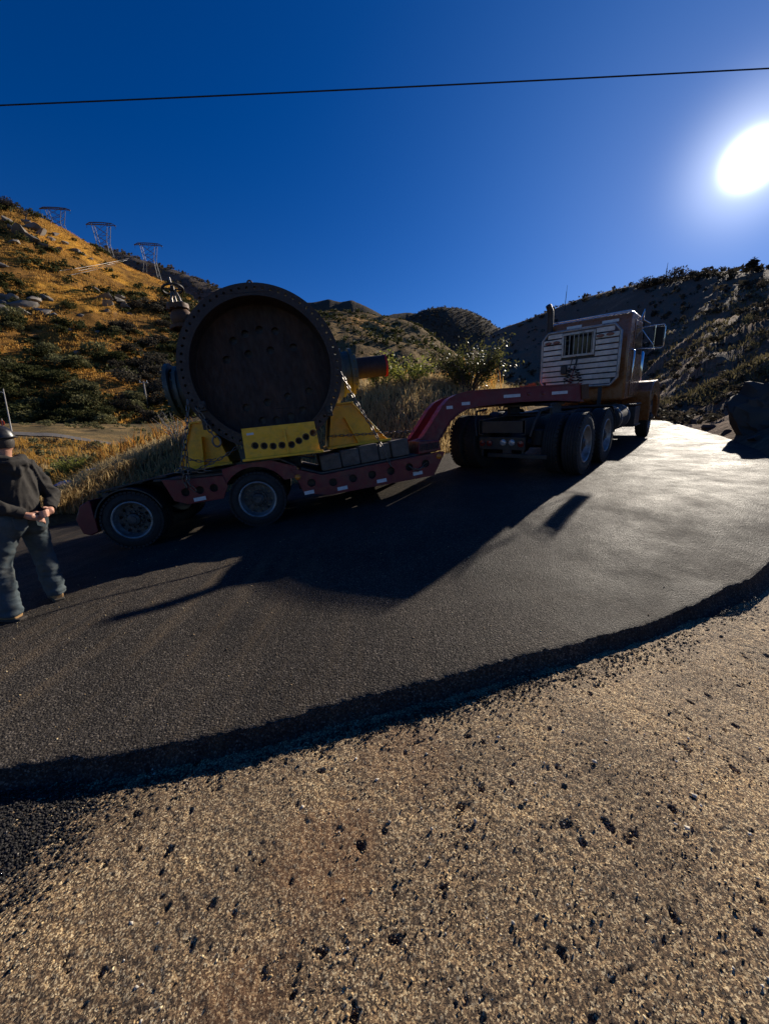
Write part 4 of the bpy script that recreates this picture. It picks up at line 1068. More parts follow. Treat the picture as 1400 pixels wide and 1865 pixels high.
# ------------------------------------------------------------------ tractor
kh, kg = radians(48.3), radians(5.4)
KF = np.array([cos(kh) * cos(kg), sin(kh) * cos(kg), sin(kg)]); KL = np.array([-sin(kh), cos(kh), 0]); KU = np.cross(KF, KL)
KM = frame((2.617, 7.588, 0.547), KF, KL, KU)
trac = thing('semi_tractor', 'orange brown semi tractor with ribbed aluminium cab guard seen from behind', 'truck', KM)
for xx in (0.0, 1.40):
    for s in (-1, 1):
        wheel('drive', trac, xx, s * 1.22, s, 0.4 + xx)
        wheel('drive', trac, xx, s * 0.895, s, 0.2, 0, False)
    b = MB(); b.cyl((xx, -0.9, 0.53), (xx, 0.9, 0.53), 0.09, n=16); b.ball((xx, 0, 0.53), (0.22, 0.24, 0.24), 18, 12)
    b.build('axle', 'black_frame', trac, 40)
for s in (-1, 1):
    wheel('steer', trac, 6.45, s * 1.19, s, 0.1, radians(3))
MB().cyl((6.45, -0.9, 0.5), (6.45, 0.9, 0.5), 0.07, n=12).build('axle', 'black_frame', trac, 40)
for s in (-1, 1):
    b = MB()
    b.box((3.2, s * 0.43, 0.88), (7.9, 0.012, 0.27)); b.box((3.2, s * 0.39, 1.008), (7.9, 0.09, 0.014)); b.box((3.2, s * 0.39, 0.752), (7.9, 0.09, 0.014))
    b.build('frame_rail', 'black_frame', trac)
b = MB()
for x in (-0.68, 0.7, 2.3, 3.6, 5.2, 6.9):
    b.box((x, 0, 0.88), (0.10, 0.76, 0.20))
b.build('crossmembers', 'black_frame', trac, 35)['kind'] = 'stuff'
for xx in (-0.35, 0.35, 1.05, 1.75):
    for s in (-1, 1):
        MB().cyl((xx, s * 0.52, 0.55), (xx, s * 0.52, 0.80), 0.12, n=16).build('air_spring', 'rubber', trac)
# fifth wheel
b = MB()
b.mesh_add(plate([(-0.40, -0.46), (-0.28, -0.12), (-0.02, -0.05), (-0.02, 0.05), (-0.28, 0.12), (-0.40, 0.46), (0.40, 0.46), (0.52, 0.2), (0.52, -0.2), (0.40, -0.46)], [], 0.05), Matrix.Translation((0.72, 0, 1.20)))
b.box((0.72, -0.42, 1.09), (0.5, 0.06, 0.18)); b.box((0.72, 0.42, 1.09), (0.5, 0.06, 0.18)); b.box((0.72, 0, 1.02), (0.9, 0.86, 0.03))
b.build('fifth_wheel', 'dark_steel', trac, 35, 0.006)
# rear light bar
b = MB(); b.box((-0.76, -0.02, 0.60), (0.05, 0.86, 0.22)); b.box((-0.78, -0.30, 0.39), (0.05, 1.05, 0.07)); b.box((-0.74, 0.36, 0.50), (0.03, 0.04, 0.30)); b.box((-0.74, -0.40, 0.50), (0.03, 0.04, 0.30))
tb = b.build('tail_bar', 'black_frame', trac, 35, 0.006)
for y in (-0.06, -0.22):
    MB().lathe([(0.058, -0.79), (0.055, -0.806), (0.03, -0.815), (0.001, -0.817)], 20, 'X', (0, y, 0.62)).build('reverse_lamp', 'lens_clear', trac, 60)
for y in (0.20, 0.34, -0.38):
    MB().lathe([(0.055, -0.79), (0.052, -0.804), (0.001, -0.812)], 20, 'X', (0, y, 0.60)).build('tail_lamp', 'lens_red', trac, 60)
b = MB(); b.box((-0.79, -0.14, 0.475), (0.012, 0.16, 0.09))
b.build('hitch_plate', 'dark_steel', tb, 35)
# quarter fender bars and hangers
for s in (-1, 1):
    MB().tube([(-0.70, s * 0.50, 0.72), (-0.66, s * 0.56, 0.98), (-0.52, s * 0.60, 1.16), (-0.1, s * 0.62, 1.17)], 0.022, 8).build('fender_bracket', 'dark_steel', trac, 50)
    MB().box((2.35, s * 0.84, 0.98), (0.9, 0.5, 0.02)).build('deck_plate', 'dark_steel', trac, 35)
    pts = [(1.40 + 0.60 * cos(t), 0.53 + 0.60 * sin(t)) for t in np.linspace(radians(0), radians(70), 10)]
    pin = [(1.40 + 0.588 * cos(t), 0.53 + 0.588 * sin(t)) for t in np.linspace(radians(70), radians(0), 10)]
    MB().prism(pts + pin, s * 1.22, s * 0.60).build('fender', 'black_frame', trac, 40)
MB().box((3.2, 0, 1.03), (1.1, 1.0, 0.03)).build('catwalk', 'dark_steel', trac, 35)
# tanks and steps
for s in (-1, 1):
    b = MB(); b.lathe([(0.001, 2.95), (0.24, 2.96), (0.30, 3.02), (0.30, 4.18), (0.24, 4.24), (0.001, 4.25)], 32, 'X', (0, s * 0.80, 0.72))
    b.build('fuel_tank', 'rubber', trac, 40)
    b = MB()
    for x in (3.2, 4.0): b.lathe([(0.303, x), (0.307, x), (0.307, x + 0.05), (0.303, x + 0.05)], 32, 'X', (0, s * 0.80, 0.72))
    b.build('tank_strap', 'alloy', trac, 40)['kind'] = 'stuff'
    b = MB(); b.box((4.75, s * 1.02, 0.98), (0.7, 0.26, 0.04)); b.box((4.70, s * 0.98, 0.68), (0.62, 0.34, 0.50)); b.box((4.75, s * 1.06, 0.46), (0.66, 0.24, 0.035))
    b.build('step_box', 'dark_steel', trac, 35, 0.01)
# cab
b = MB()
side = [(4.05, 1.12), (4.03, 2.95), (4.10, 3.10), (4.25, 3.16), (5.25, 3.13), (5.40, 3.05), (5.72, 2.18), (5.80, 2.05), (5.80, 1.12)]
b.prism(side, -0.93, 0.93)
b.build('cab_shell', 'cab_paint', trac, 35, 0.05)
b = MB()
b.prism([(5.70, 1.15), (5.70, 2.05), (6.5, 1.98), (7.40, 1.82), (7.52, 1.70), (7.52, 0.75), (5.7, 0.95)], -0.58, 0.58)
b.build('hood', 'cab_paint', trac, 35, 0.06)
for s in (-1, 1):
    ar = [(6.45 + 0.66 * cos(t), 0.56 + 0.62 * sin(t)) for t in np.linspace(radians(-8), radians(188), 20)]
    up = [(5.66, 0.72), (5.68, 1.30), (5.95, 1.52), (6.6, 1.56), (7.1, 1.44), (7.35, 1.15), (7.4, 0.75)]
    MB().prism(ar + up, s * 1.26, s * 0.56).build('front_fender', 'cab_paint', trac, 35, 0.03)
    MB().lathe([(0.105, -0.02), (0.10, -0.06), (0.06, -0.09), (0.001, -0.10)], 20, 'X', (7.40, s * 0.95, 1.42)).build('headlamp', 'chrome', trac, 40)
    # side window, door seam, handle
    yy = s * 0.932
    d = MB(); d.prism([(4.50, 1.20), (4.50, 2.98), (5.30, 2.98), (5.66, 2.14), (5.66, 1.20)], yy, yy + s * 0.014)
    dr = d.build('door', 'cab_paint', trac, 35, 0.006)
    MB().prism([(4.60, 2.22), (4.60, 2.86), (5.24, 2.86), (5.52, 2.22)], yy + s * 0.012, yy + s * 0.020).build('window', 'glass_dark', dr)
    MB().box((4.62, yy + s * 0.03, 1.95), (0.14, 0.03, 0.04)).build('handle', 'chrome', dr, 35, 0.005)
    MB().tube([(4.36, yy, 2.30), (4.36, yy + s * 0.07, 2.27), (4.34, yy + s * 0.07, 1.58), (4.34, yy, 1.55)], 0.020, 8).build('grab_handle', 'chrome', trac, 50)
    # air cleaner canister beside the hood
    MB().lathe([(0.001, 2.34), (0.10, 2.33), (0.13, 2.28), (0.13, 1.60), (0.10, 1.55), (0.001, 1.54)], 24, 'Z', (5.98, s * 0.82, 0)).build('air_cleaner', 'chrome', trac, 40)
    # mirror with its frame
    mp_ = part_empty('mirror', trac)
    MB().box((5.30, s * 1.345, 2.60), (0.10, 0.18, 0.46)).build('mirror_head', 'black_frame', mp_, 35, 0.02)
    MB().box((5.246, s * 1.345, 2.60), (0.004, 0.15, 0.42)).build('mirror_glass', 'mirror', mp_)
    b = MB()
    b.tube([(5.30, s * 0.90, 2.86), (5.30, s * 1.20, 2.88), (5.30, s * 1.42, 2.87), (5.30, s * 1.45, 2.80), (5.30, s * 1.45, 2.36), (5.30, s * 1.40, 2.32), (5.30, s * 0.94, 2.36)], 0.011, 8)
    b.cyl((5.30, s * 1.24, 2.88), (5.30, s * 1.24, 2.34), 0.012, n=8)
    b.tube([(5.30, s * 0.93, 2.84), (5.30, s * 1.24, 2.40)], 0.010, 8)
    b.build('mirror_frame', 'chrome', mp_, 50)
    b = MB(); b.tube([(5.05, s * 0.93, 3.02), (5.12, s * 0.99, 3.26), (5.10, s * 0.99, 3.02), (5.22, s * 1.12, 2.93)], 0.018, 8)
    b.build('horn_bracket', 'chrome', trac, 50)
b = MB()
b.prism([(5.36, 2.98), (5.62, 2.90), (5.64, 2.92), (5.38, 3.01)], -0.88, 0.88)
b.build('sun_visor', 'chrome', trac, 35)
MB().prism([(5.42, 2.98), (5.72, 2.20), (5.735, 2.205), (5.435, 2.985)], -0.82, 0.82).build('windscreen', 'glass_dark', trac)
MB().box((7.53, 0, 1.30), (0.05, 0.9, 0.85)).build('grille', 'chrome', trac, 35, 0.02)
MB().box((7.60, 0, 0.58), (0.16, 2.3, 0.32)).build('bumper', 'chrome', trac, 35, 0.03)
for x, y in ((4.4, 0.35), (4.9, 0.7), (4.4, -0.45), (5.0, -0.65), (4.9, 0.0)):
    MB().lathe([(0.040, 3.14), (0.036, 3.185), (0.015, 3.20), (0.001, 3.202)], 14, 'Z', (x, y, 0)).build('roof_lamp', 'amber', trac, 60)
# roof drip edge
MB().tube([(4.12, -0.90, 3.15), (4.12, 0.90, 3.15)], 0.018, 8).build('roof_edge', 'chrome', trac, 50)
for y in (0.33, -0.49):
    MB().box((4.014, y + (0.0), 2.97), (0.006, 0.36, 0.06)).build('reflective_tape', 'tape_white', trac)
# exhaust stack
b = MB(); b.tube([(3.92, 0.90, 1.05), (3.92, 0.90, 3.30), (3.90, 0.90, 3.42), (3.80, 0.93, 3.56)], [0.075, 0.075, 0.075, 0.07], 18)
b.lathe([(0.11, 1.5), (0.11, 2.7)], 24, 'Z', (3.92, 0.90, 0))
b.build('exhaust_stack', 'dark_steel', trac, 40)
# cab guard: octagon frame, ribbed planks, barred window, lamps
GX = 3.70; yc = 0.09; hw = 0.90; zb_, zt_ = 1.50, 2.86
octo = [(yc - hw, zb_ + 0.17), (yc - hw + 0.14, zb_), (yc + hw - 0.14, zb_), (yc + hw, zb_ + 0.17), (yc + hw, zt_ - 0.17), (yc + hw - 0.14, zt_), (yc - hw + 0.14, zt_), (yc - hw, zt_ - 0.17)]
b = MB(); b.tube([(GX, y, z) for y, z in octo], 0.034, 10, closed=True)
guard = b.build('cab_guard', 'alloy', trac, 50)
win = (-0.25, 0.47, 2.26, 2.78)
npl = 10; ph_ = (zt_ - zb_ - 0.05) / npl
for k in range(npl):
    z0_, z1_ = zb_ + 0.025 + k * ph_ + 0.014, zb_ + 0.025 + (k + 1) * ph_ - 0.014
    def half(z):
        c = 0.0
        if z < zb_ + 0.17: c = (zb_ + 0.17 - z) / 0.17 * 0.14
        if z > zt_ - 0.17: c = (z - zt_ + 0.17) / 0.17 * 0.14
        return hw - 0.03 - c
    h_ = min(half(z0_), half(z1_))
    segs = [(yc - h_, yc + h_)]
    if z1_ > win[2] and z0_ < win[3]:
        segs = [(yc - h_, win[0] - 0.03), (win[1] + 0.03, yc + h_)]
    for a_, c_ in segs:
        bb = MB(); bb.prism([(a_, z0_), (c_, z0_), (c_, z1_), (a_, z1_)], GX - 0.022, GX + 0.010, 'X')
        bb.build('plank', 'rack_alloy', guard, 35, 0.006)
MB().prism([(y * 0.985 + yc * 0.015, z) for y, z in [(yc - hw + 0.02, zb_ + 0.17), (yc - hw + 0.15, zb_ + 0.02), (yc + hw - 0.15, zb_ + 0.02), (yc + hw - 0.02, zb_ + 0.17), (yc + hw - 0.02, win[2] - 0.01), (yc - hw + 0.02, win[2] - 0.01)]], GX + 0.012, GX + 0.03, 'X').build('back_sheet', 'dark_steel', guard)
b = MB()
for (y0, z0, y1, z1) in ((win[0], win[2], win[1], win[2]), (win[0], win[3], win[1], win[3]), (win[0], win[2], win[0], win[3]), (win[1], win[2], win[1], win[3])):
    hy, hz = (abs(y1 - y0) + 0.05, 0.05) if z0 == z1 else (0.046, abs(z1 - z0) - 0.052)
    b.box((GX - 0.02, (y0 + y1) / 2, (z0 + z1) / 2), (0.06, hy, hz))
b.build('window_frame', 'alloy', guard, 35)
MB().box((4.022, (win[0] + win[1]) / 2, (win[2] + win[3]) / 2), (0.02, 0.9, 0.6)).build('rear_window', 'glass_dark', trac)
for k in range(7):
    y = win[0] + (win[1] - win[0]) * (k + 0.5) / 7
    MB().cyl((GX - 0.02, y, win[2] + 0.02), (GX - 0.02, y, win[3] - 0.02), 0.011, n=8).build('bar', 'alloy', guard, 50)
for y, z in ((0.84, 2.62), (0.63, 2.62), (-0.38, 2.64), (-0.59, 2.65)):
    pts = [(y + 0.085 * cos(t), z + 0.036 * sin(t)) for t in np.linspace(0, 2 * pi, 18, endpoint=False)]
    MB().prism(pts, GX - 0.045, GX - 0.018, 'X').build('guard_lamp', 'lens_red', guard, 40, 0.006)
for y in (0.70, -0.45):
    MB().box((GX + 0.06, y, 1.44), (0.05, 0.08, 0.9)).build('guard_post', 'dark_steel', guard)
MB().box((GX - 0.06, 0.40, 1.93), (0.10, 0.14, 0.20)).build('junction_box', 'black_frame', guard, 35, 0.015)
cols_ = ('cable_black', 'cable_black', 'lens_red')
for q, (yy, zz) in enumerate(((0.22, 1.98), (0.10, 1.94), (0.16, 1.78))):
    pts = [(GX - 0.10 - 0.06 * cos(t), yy + 0.05 * sin(t) - 0.010 * t * (1 if q % 2 else -1) * 0.4, zz - 0.010 * t) for t in np.linspace(0, 2 * pi * 5, 90)]
    MB().tube([(GX - 0.04, yy, zz + 0.22)] + pts + [(GX - 0.5, yy - 0.05, 1.45), (GX - 1.0, yy, 1.38)], 0.011, 6).build('air_line', cols_[q], trac, 60)
MB().tube([(GX - 0.05, 0.12, 2.24), (GX - 0.09, 0.11, 2.1), (GX - 0.08, 0.16, 1.98)], 0.009, 6).build('electric_lead', 'cable_black', trac, 60)
# red flag beside the guard
b = MB()
Vf = []
nu, nv = 8, 6
for i in range(nu):
    for j in range(nv):
        u, w = i / (nu - 1), j / (nv - 1)
        Vf.append((GX - 0.35 + 0.05 * sin(5 * u + 2 * w), 0.98 + 0.42 * u, 1.66 - 0.02 * u - (0.34 - 0.22 * u * 0) * w * (0.5 + 0.5 * (1 - u)) + 0.03 * sin(6 * u)))
fl_ = fastmesh('safety_flag', np.array(Vf), gridfaces(nu, nv), 'flag_orange', True)
o = link('safety_flag', fl_, None, KM); s_ = o.modifiers.new('solid', 'SOLIDIFY'); s_.thickness = 0.006
tag(o, 'bright orange red safety flag at the left of the cab guard', 'flag')
# ------------------------------------------------------------------ person standing at the left edge
fL, fR = on_road(22, 1130), on_road(104, 1091)
def w3(q): return np.array([q[0], q[1], road_h(q[0], q[1])])
fL, fR = w3(fL), w3(fR)
pc = (fL + fR) / 2
face = np.array([-0.96, 0.28, 0]); right = np.array([0.28, 0.96, 0])
PM = frame((pc[0], pc[1], pc[2]), right * 0.91, face * 0.91, (0, 0, 0.90))       # local: x to his right, y ahead, z up
PI_ = PM.inverted()
LF = PI_ @ Vector(fL); RF = PI_ @ Vector(fR)
person = thing('person', 'person in a charcoal hoodie and blue jeans, hands clasped behind the back', 'person', PM)
def bake(mb, name, mat, voxel=0.012, smooth=10, fold=None, parent=person):
    """one continuous surface grown round the joined shapes, with cloth folds"""
    o = link(name + '_tmp', mb.mesh(name, mat, 0))
    r = o.modifiers.new('r', 'REMESH'); r.mode = 'VOXEL'; r.voxel_size = voxel
    s = o.modifiers.new('s', 'SMOOTH'); s.factor = 0.5; s.iterations = smooth
    dg = bpy.context.evaluated_depsgraph_get(); dg.update()
    me = bpy.data.meshes.new_from_object(o.evaluated_get(dg))
    bpy.data.objects.remove(o)
    n = len(me.vertices)
    co = np.zeros(n * 3, np.float32); me.vertices.foreach_get('co', co); co = co.reshape(-1, 3)
    no = np.zeros(n * 3, np.float32); me.vertices.foreach_get('normal', no); no = no.reshape(-1, 3)
    if fold is not None:
        co = co + no * fold(co)[:, None]
        me.vertices.foreach_set('co', co.ravel().astype(np.float32))
    me.polygons.foreach_set('use_smooth', np.ones(len(me.polygons), bool))
    me.materials.clear(); me.materials.append(MATS[mat]); me.update(); me.name = name
    return link(name, me, parent)
def ridged(u, v, seed):
    return 1 - np.abs(fbm(u, v, 3, seed)) * 2.4
hipz = 0.88
lean = Vector((-0.03, 0.03, 0))
HL = Vector((-0.105, 0.0, hipz)); HR = Vector((0.105, 0.01, hipz))
AL = Vector((LF.x, LF.y, LF.z + 0.10)); AR = Vector((RF.x, RF.y, RF.z + 0.10))
KL_ = (HL + AL) / 2 + Vector((-0.03, 0.05, 0.02)); KR_ = (HR + AR) / 2 + Vector((0.035, 0.06, 0.03))
# jeans
b = MB()
b.tube([(0, 0.0, 1.04), (0, 0.0, 0.96), (0, -0.01, 0.88)], [0.155, 0.17, 0.165], 20)
b.ball((-0.085, -0.055, 0.89), (0.115, 0.12, 0.14)); b.ball((0.085, -0.055, 0.89), (0.115, 0.12, 0.14)); b.ball((0, 0.03, 0.95), (0.175, 0.12, 0.12))
for H_, K_, A_ in ((HL, KL_, AL), (HR, KR_, AR)):
    b.tube([H_, H_.lerp(K_, 0.5), K_, K_.lerp(A_, 0.5), A_ + Vector((0, 0, 0.02)), A_ - Vector((0, 0, 0.035))], [0.118, 0.102, 0.085, 0.082, 0.080, 0.085], 18)
def jfold(c):
    a = np.arctan2(c[:, 1], c[:, 0] - np.sign(c[:, 0]) * 0.12)
    low = sstep((0.62 - c[:, 2]) / 0.35)
    f = 0.012 * ridged(a * 0.7, c[:, 2] / 0.055, 3) * low + 0.007 * ridged(c[:, 0] / 0.2 + c[:, 2] / 0.09, c[:, 1] / 0.2 - c[:, 2] / 0.2, 4)
    return f + 0.004 * fbm(c[:, 0] / 0.05, c[:, 2] / 0.05 + c[:, 1] / 0.06, 3, 5)
jeans = bake(b, 'jeans', 'denim', 0.011, 6, jfold)
for x in (-0.085, 0.085):
    p = MB(); p.prism([(x - 0.055, 0.955), (x + 0.055, 0.955), (x + 0.052, 0.855), (x, 0.825), (x - 0.052, 0.855)], -0.186, -0.176)
    p.build('back_pocket', 'denim', jeans, 35, 0.004)
# boots
for A_, F_, tw in ((AL, LF, -0.25), (AR, RF, 0.35)):
    dirv = Vector((sin(tw), cos(tw), 0))
    b = MB()
    base = Vector((F_.x, F_.y, F_.z))
    b.tube([A_ + Vector((0, 0, 0.03)), A_ - Vector((0, 0, 0.03)), base + Vector((0, 0, 0.05))], [0.060, 0.060, 0.058], 14)
    b.tube([base - dirv * 0.075 + Vector((0, 0, 0.055)), base + Vector((0, 0, 0.055)), base + dirv * 0.11 + Vector((0, 0, 0.050)), base + dirv * 0.175 + Vector((0, 0, 0.045))], [0.046, 0.050, 0.050, 0.036], 14)
    bt = bake(b, 'boot', 'boot_leather', 0.009, 4)
    sm = MB(); rz = Matrix.Translation(base) @ Matrix.Rotation(-tw, 4, 'Z')
    ol = [(-0.040, -0.115), (0.040, -0.115), (0.046, -0.05), (0.042, 0.02), (0.052, 0.11), (0.040, 0.19), (0, 0.215), (-0.040, 0.19), (-0.052, 0.11), (-0.042, 0.02), (-0.046, -0.05)]
    sm.mesh_add(plate(ol, [], 0.030), rz @ Matrix.Translation((0, 0, 0.017)))
    sm.build('sole', 'boot_sole', bt, 35, 0.004)
# hoodie: torso, arms bent behind the back, hood lying on the shoulders
b = MB()
b.tube([(0, -0.005, 0.93), (0, -0.01, 1.02), (-0.01, 0.0, 1.15), (-0.02, 0.01, 1.28), (-0.03, 0.02, 1.38), (-0.035, 0.03, 1.45)], [0.165, 0.17, 0.170, 0.178, 0.165, 0.10], 22)
b.ball((-0.125, 0.0, 1.20), (0.10, 0.13, 0.22)); b.ball((0.105, 0.0, 1.20), (0.10, 0.13, 0.22)); b.ball((-0.02, 0.05, 1.12), (0.16, 0.13, 0.17))
b.ball((-0.02, -0.055, 1.30), (0.19, 0.09, 0.15)); b.ball((-0.01, -0.045, 1.03), (0.165, 0.135, 0.08))
SL, SR = Vector((-0.215, 0.02, 1.385)), Vector((0.165, 0.02, 1.385))
EL, ER = Vector((-0.285, -0.06, 1.115)), Vector((0.275, -0.075, 1.105))
WL, WR = Vector((-0.075, -0.215, 0.985)), Vector((0.145, -0.225, 1.005))
for S_, E_, W_ in ((SL, EL, WL), (SR, ER, WR)):
    inner = Vector((-0.02, 0.02, 1.36))
    b.tube([S_.lerp(inner, 0.6), S_, S_.lerp(E_, 0.5), E_, E_.lerp(W_, 0.5), W_], [0.085, 0.088, 0.076, 0.072, 0.062, 0.048], 16)
    b.ball(E_, 0.074)
# hood
b.tube([(-0.17, 0.05, 1.47), (-0.14, -0.05, 1.465), (-0.05, -0.115, 1.435), (0.03, -0.115, 1.432), (0.10, -0.05, 1.455), (0.12, 0.05, 1.46)], [0.040, 0.058, 0.066, 0.066, 0.056, 0.040], 14)
b.tube([(-0.09, -0.11, 1.40), (-0.02, -0.145, 1.36), (0.05, -0.11, 1.40)], [0.045, 0.055, 0.045], 12)
def hfold(c):
    back = sstep((-c[:, 1] + 0.02) / 0.1)
    arm = sstep((np.abs(c[:, 0] + 0.01) - 0.20) / 0.05)
    f = 0.016 * (ridged(c[:, 0] / 0.085 + 0.25 * (c[:, 2] - 1.2) / 0.1 * np.sign(c[:, 0]), c[:, 2] / 0.45, 13) - 0.45) * back * (1 - arm) * (c[:, 2] < 1.42)
    f += 0.014 * (ridged(c[:, 0] / 0.2 + c[:, 1] / 0.2, c[:, 2] / 0.075 + c[:, 0] * 2, 17) - 0.4) * arm
    f += 0.012 * (ridged(c[:, 0] / 0.15, c[:, 2] / 0.03, 19) - 0.4) * sstep((c[:, 2] - 1.40) / 0.04)
    return f + 0.004 * fbm(c[:, 0] / 0.05, c[:, 2] / 0.05, 3, 15)
hood = bake(b, 'hoodie', 'fleece', 0.0105, 6, hfold)
hm = MB(); hm.lathe([(0.168, 0.0), (0.178, 0.01), (0.176, 0.055), (0.170, 0.062), (0.15, 0.062)], 40, 'Z')
hmm = link('hem', hm.mesh('hem', 'fleece_hem', 50), hood, Matrix.Translation((0, -0.02, 0.905)) @ Matrix.Diagonal((1.04, 0.90, 1, 1)))
for E_, W_ in ((EL, WL), (ER, WR)):
    d_ = (W_ - E_).normalized()
    MB().cyl(W_ - d_ * 0.045, W_ + d_ * 0.012, 0.050, 0.043, n=16).build('cuff', 'fleece_hem', hood, 50)
# body: head, neck, clasped hands as one skin-coloured figure under the clothes
b = MB()
hc = Vector((-0.02, 0.0, 1.625))
hd_r = Matrix.Rotation(radians(38), 4, 'Z') @ Matrix.Rotation(radians(-8), 4, 'X')
b.ball(hc, (0.075, 0.097, 0.115), 24, 16, hd_r)
b.ball(hc + (hd_r @ Vector((0, 0.035, -0.065))), (0.056, 0.065, 0.06), 18, 12, hd_r)
b.ball(hc + (hd_r @ Vector((0, 0.103, -0.018))), (0.014, 0.022, 0.024), 12, 8, hd_r)
b.ball(hc + (hd_r @ Vector((0, 0.088, -0.066))), (0.026, 0.014, 0.012), 12, 8, hd_r)
for s in (-1, 1):
    b.ball(hc + (hd_r @ Vector((s * 0.076, -0.008, -0.018))), (0.012, 0.024, 0.034), 12, 8, hd_r)
    b.ball(hc + (hd_r @ Vector((s * 0.031, 0.085, 0.012))), (0.020, 0.014, 0.012), 10, 8, hd_r)
b.tube([hc + Vector((0.01, -0.02, -0.06)), Vector((-0.015, -0.005, 1.50)), Vector((-0.015, 0.0, 1.40)), Vector((-0.02, 0.0, 1.15)), Vector((0, 0, 0.95))], [0.056, 0.058, 0.10, 0.10, 0.10], 18)
for S_, E_, W_ in ((SL, EL, WL), (SR, ER, WR)):
    b.tube([Vector((-0.03, 0.02, 1.36)), S_, E_, W_], [0.05, 0.045, 0.036, 0.028], 12)
# right hand holds the left wrist; fingers curl round it
pr = WR + (WR - ER).normalized() * 0.055
b.tube([WR, pr, pr + Vector((-0.035, 0.005, -0.012))], [0.027, 0.036, 0.030], 12)
for k in range(4):
    st = pr + Vector((-0.030, -0.012 - 0.004 * k, 0.022 - 0.017 * k))
    b.tube([st, st + Vector((-0.030, -0.022, -0.004)), st + Vector((-0.054, -0.014, -0.010)), st + Vector((-0.062, 0.010, -0.014))], [0.0095, 0.0092, 0.0088, 0.0078], 8)
b.tube([pr + Vector((0.0, 0.012, 0.026)), pr + Vector((-0.030, 0.006, 0.044)), pr + Vector((-0.056, 0.002, 0.044))], [0.012, 0.0105, 0.0085], 8)
pl = WL + (WL - EL).normalized() * 0.055
b.tube([WL, pl, pl + Vector((0.040, -0.006, -0.020))], [0.026, 0.035, 0.030], 12)
for k in range(4):
    st = pl + Vector((0.036, -0.006 - 0.003 * k, -0.006 - 0.015 * k))
    b.tube([st, st + Vector((0.034, -0.010, -0.012)), st + Vector((0.056, -0.002, -0.026)), st + Vector((0.058, 0.010, -0.040))], [0.0095, 0.009, 0.0085, 0.0075], 8)
b.tube([pl + Vector((0.01, 0.0, 0.024)), pl + Vector((0.040, -0.016, 0.034)), pl + Vector((0.062, -0.018, 0.026))], [0.012, 0.0105, 0.0085], 8)
bake(b, 'body', 'skin', 0.0055, 3)
# hair below a black knit cap / hard shell
b = MB(); b.ball(hc + Vector((0, -0.006, 0.004)), (0.080, 0.101, 0.118), 24, 16, hd_r)
hr = b.mesh('hair', 'hair_dark', 60)
bm = bmesh.new(); bm.from_mesh(hr)
inv_ = hd_r.inverted()
bmesh.ops.delete(bm, geom=[v for v in bm.verts if (lambda q: q.y > 0.035 - 0.3 * min(0, q.z) or q.z < -0.075)(inv_ @ (v.co - hc))], context='VERTS')
bm.to_mesh(hr); bm.free()
link('hair', hr, person)
b = MB()
prof = [(0.001, 0.128), (0.030, 0.126), (0.060, 0.116), (0.085, 0.094), (0.100, 0.062), (0.106, 0.030), (0.108, 0.012), (0.104, 0.008), (0.098, 0.030), (0.001, 0.11)]
b.lathe(prof, 32, 'Z')
b.tube([(0.112 * cos(t), 0.112 * sin(t), 0.012) for t in np.linspace(0, 2 * pi, 30, endpoint=False)], 0.007, 6, closed=True)
b.prism([(-0.075, 0.08), (0.075, 0.08), (0.055, 0.165), (0, 0.18), (-0.055, 0.165)], 0.004, 0.012, 'Z')
link('hard_hat', b.mesh('hard_hat', 'hat_black', 45), person, Matrix.Translation(hc + Vector((0, 0, 0.015))) @ hd_r @ Matrix.Diagonal((0.92, 1.12, 1, 1)))
b = MB(); b.prism([(-0.006, 0.0), (0.006, 0.0), (0.006, 0.004), (-0.006, 0.004)], 0, 0.14)
# ------------------------------------------------------------------ foliage builders
def leafcloud(n, rad, leaf, rng, clumps=9, base=0.0, fill=0.35, flat=1.0):
    """leaf-sized quads gathered in uneven clumps through a crown of half-sizes rad standing on z=base"""
    rx, ry, rz = rad
    c = rng.normal(size=(clumps, 3)); c /= np.linalg.norm(c, axis=1)[:, None]
    c *= rng.uniform(0.35, 0.8, (clumps, 1)); c[:, 2] = c[:, 2] * 0.7 + 0.15
    cr = rng.uniform(0.28, 0.52, clumps)
    k = rng.integers(0, clumps, n)
    d = rng.normal(size=(n, 3)); d /= np.linalg.norm(d, axis=1)[:, None]
    p = c[k] + d * (cr[k] * rng.uniform(fill, 1.0, n) ** 0.6)[:, None]
    p = p * np.array([rx, ry, rz]); p[:, 2] += rz * 0.85 + base
    p[:, 2] = np.maximum(p[:, 2], base + 0.02 * rz)
    a = rng.normal(size=(n, 3)); a /= np.linalg.norm(a, axis=1)[:, None]
    b_ = np.cross(a, rng.normal(size=(n, 3))); b_ /= np.linalg.norm(b_, axis=1)[:, None]
    s = (leaf * rng.uniform(0.55, 1.4, n))[:, None]
    V = np.stack([p - a * s, p + b_ * s * 0.55 * flat, p + a * s, p - b_ * s * 0.55 * flat], 1).reshape(-1, 3)
    return V, np.arange(4 * n).reshape(-1, 4)
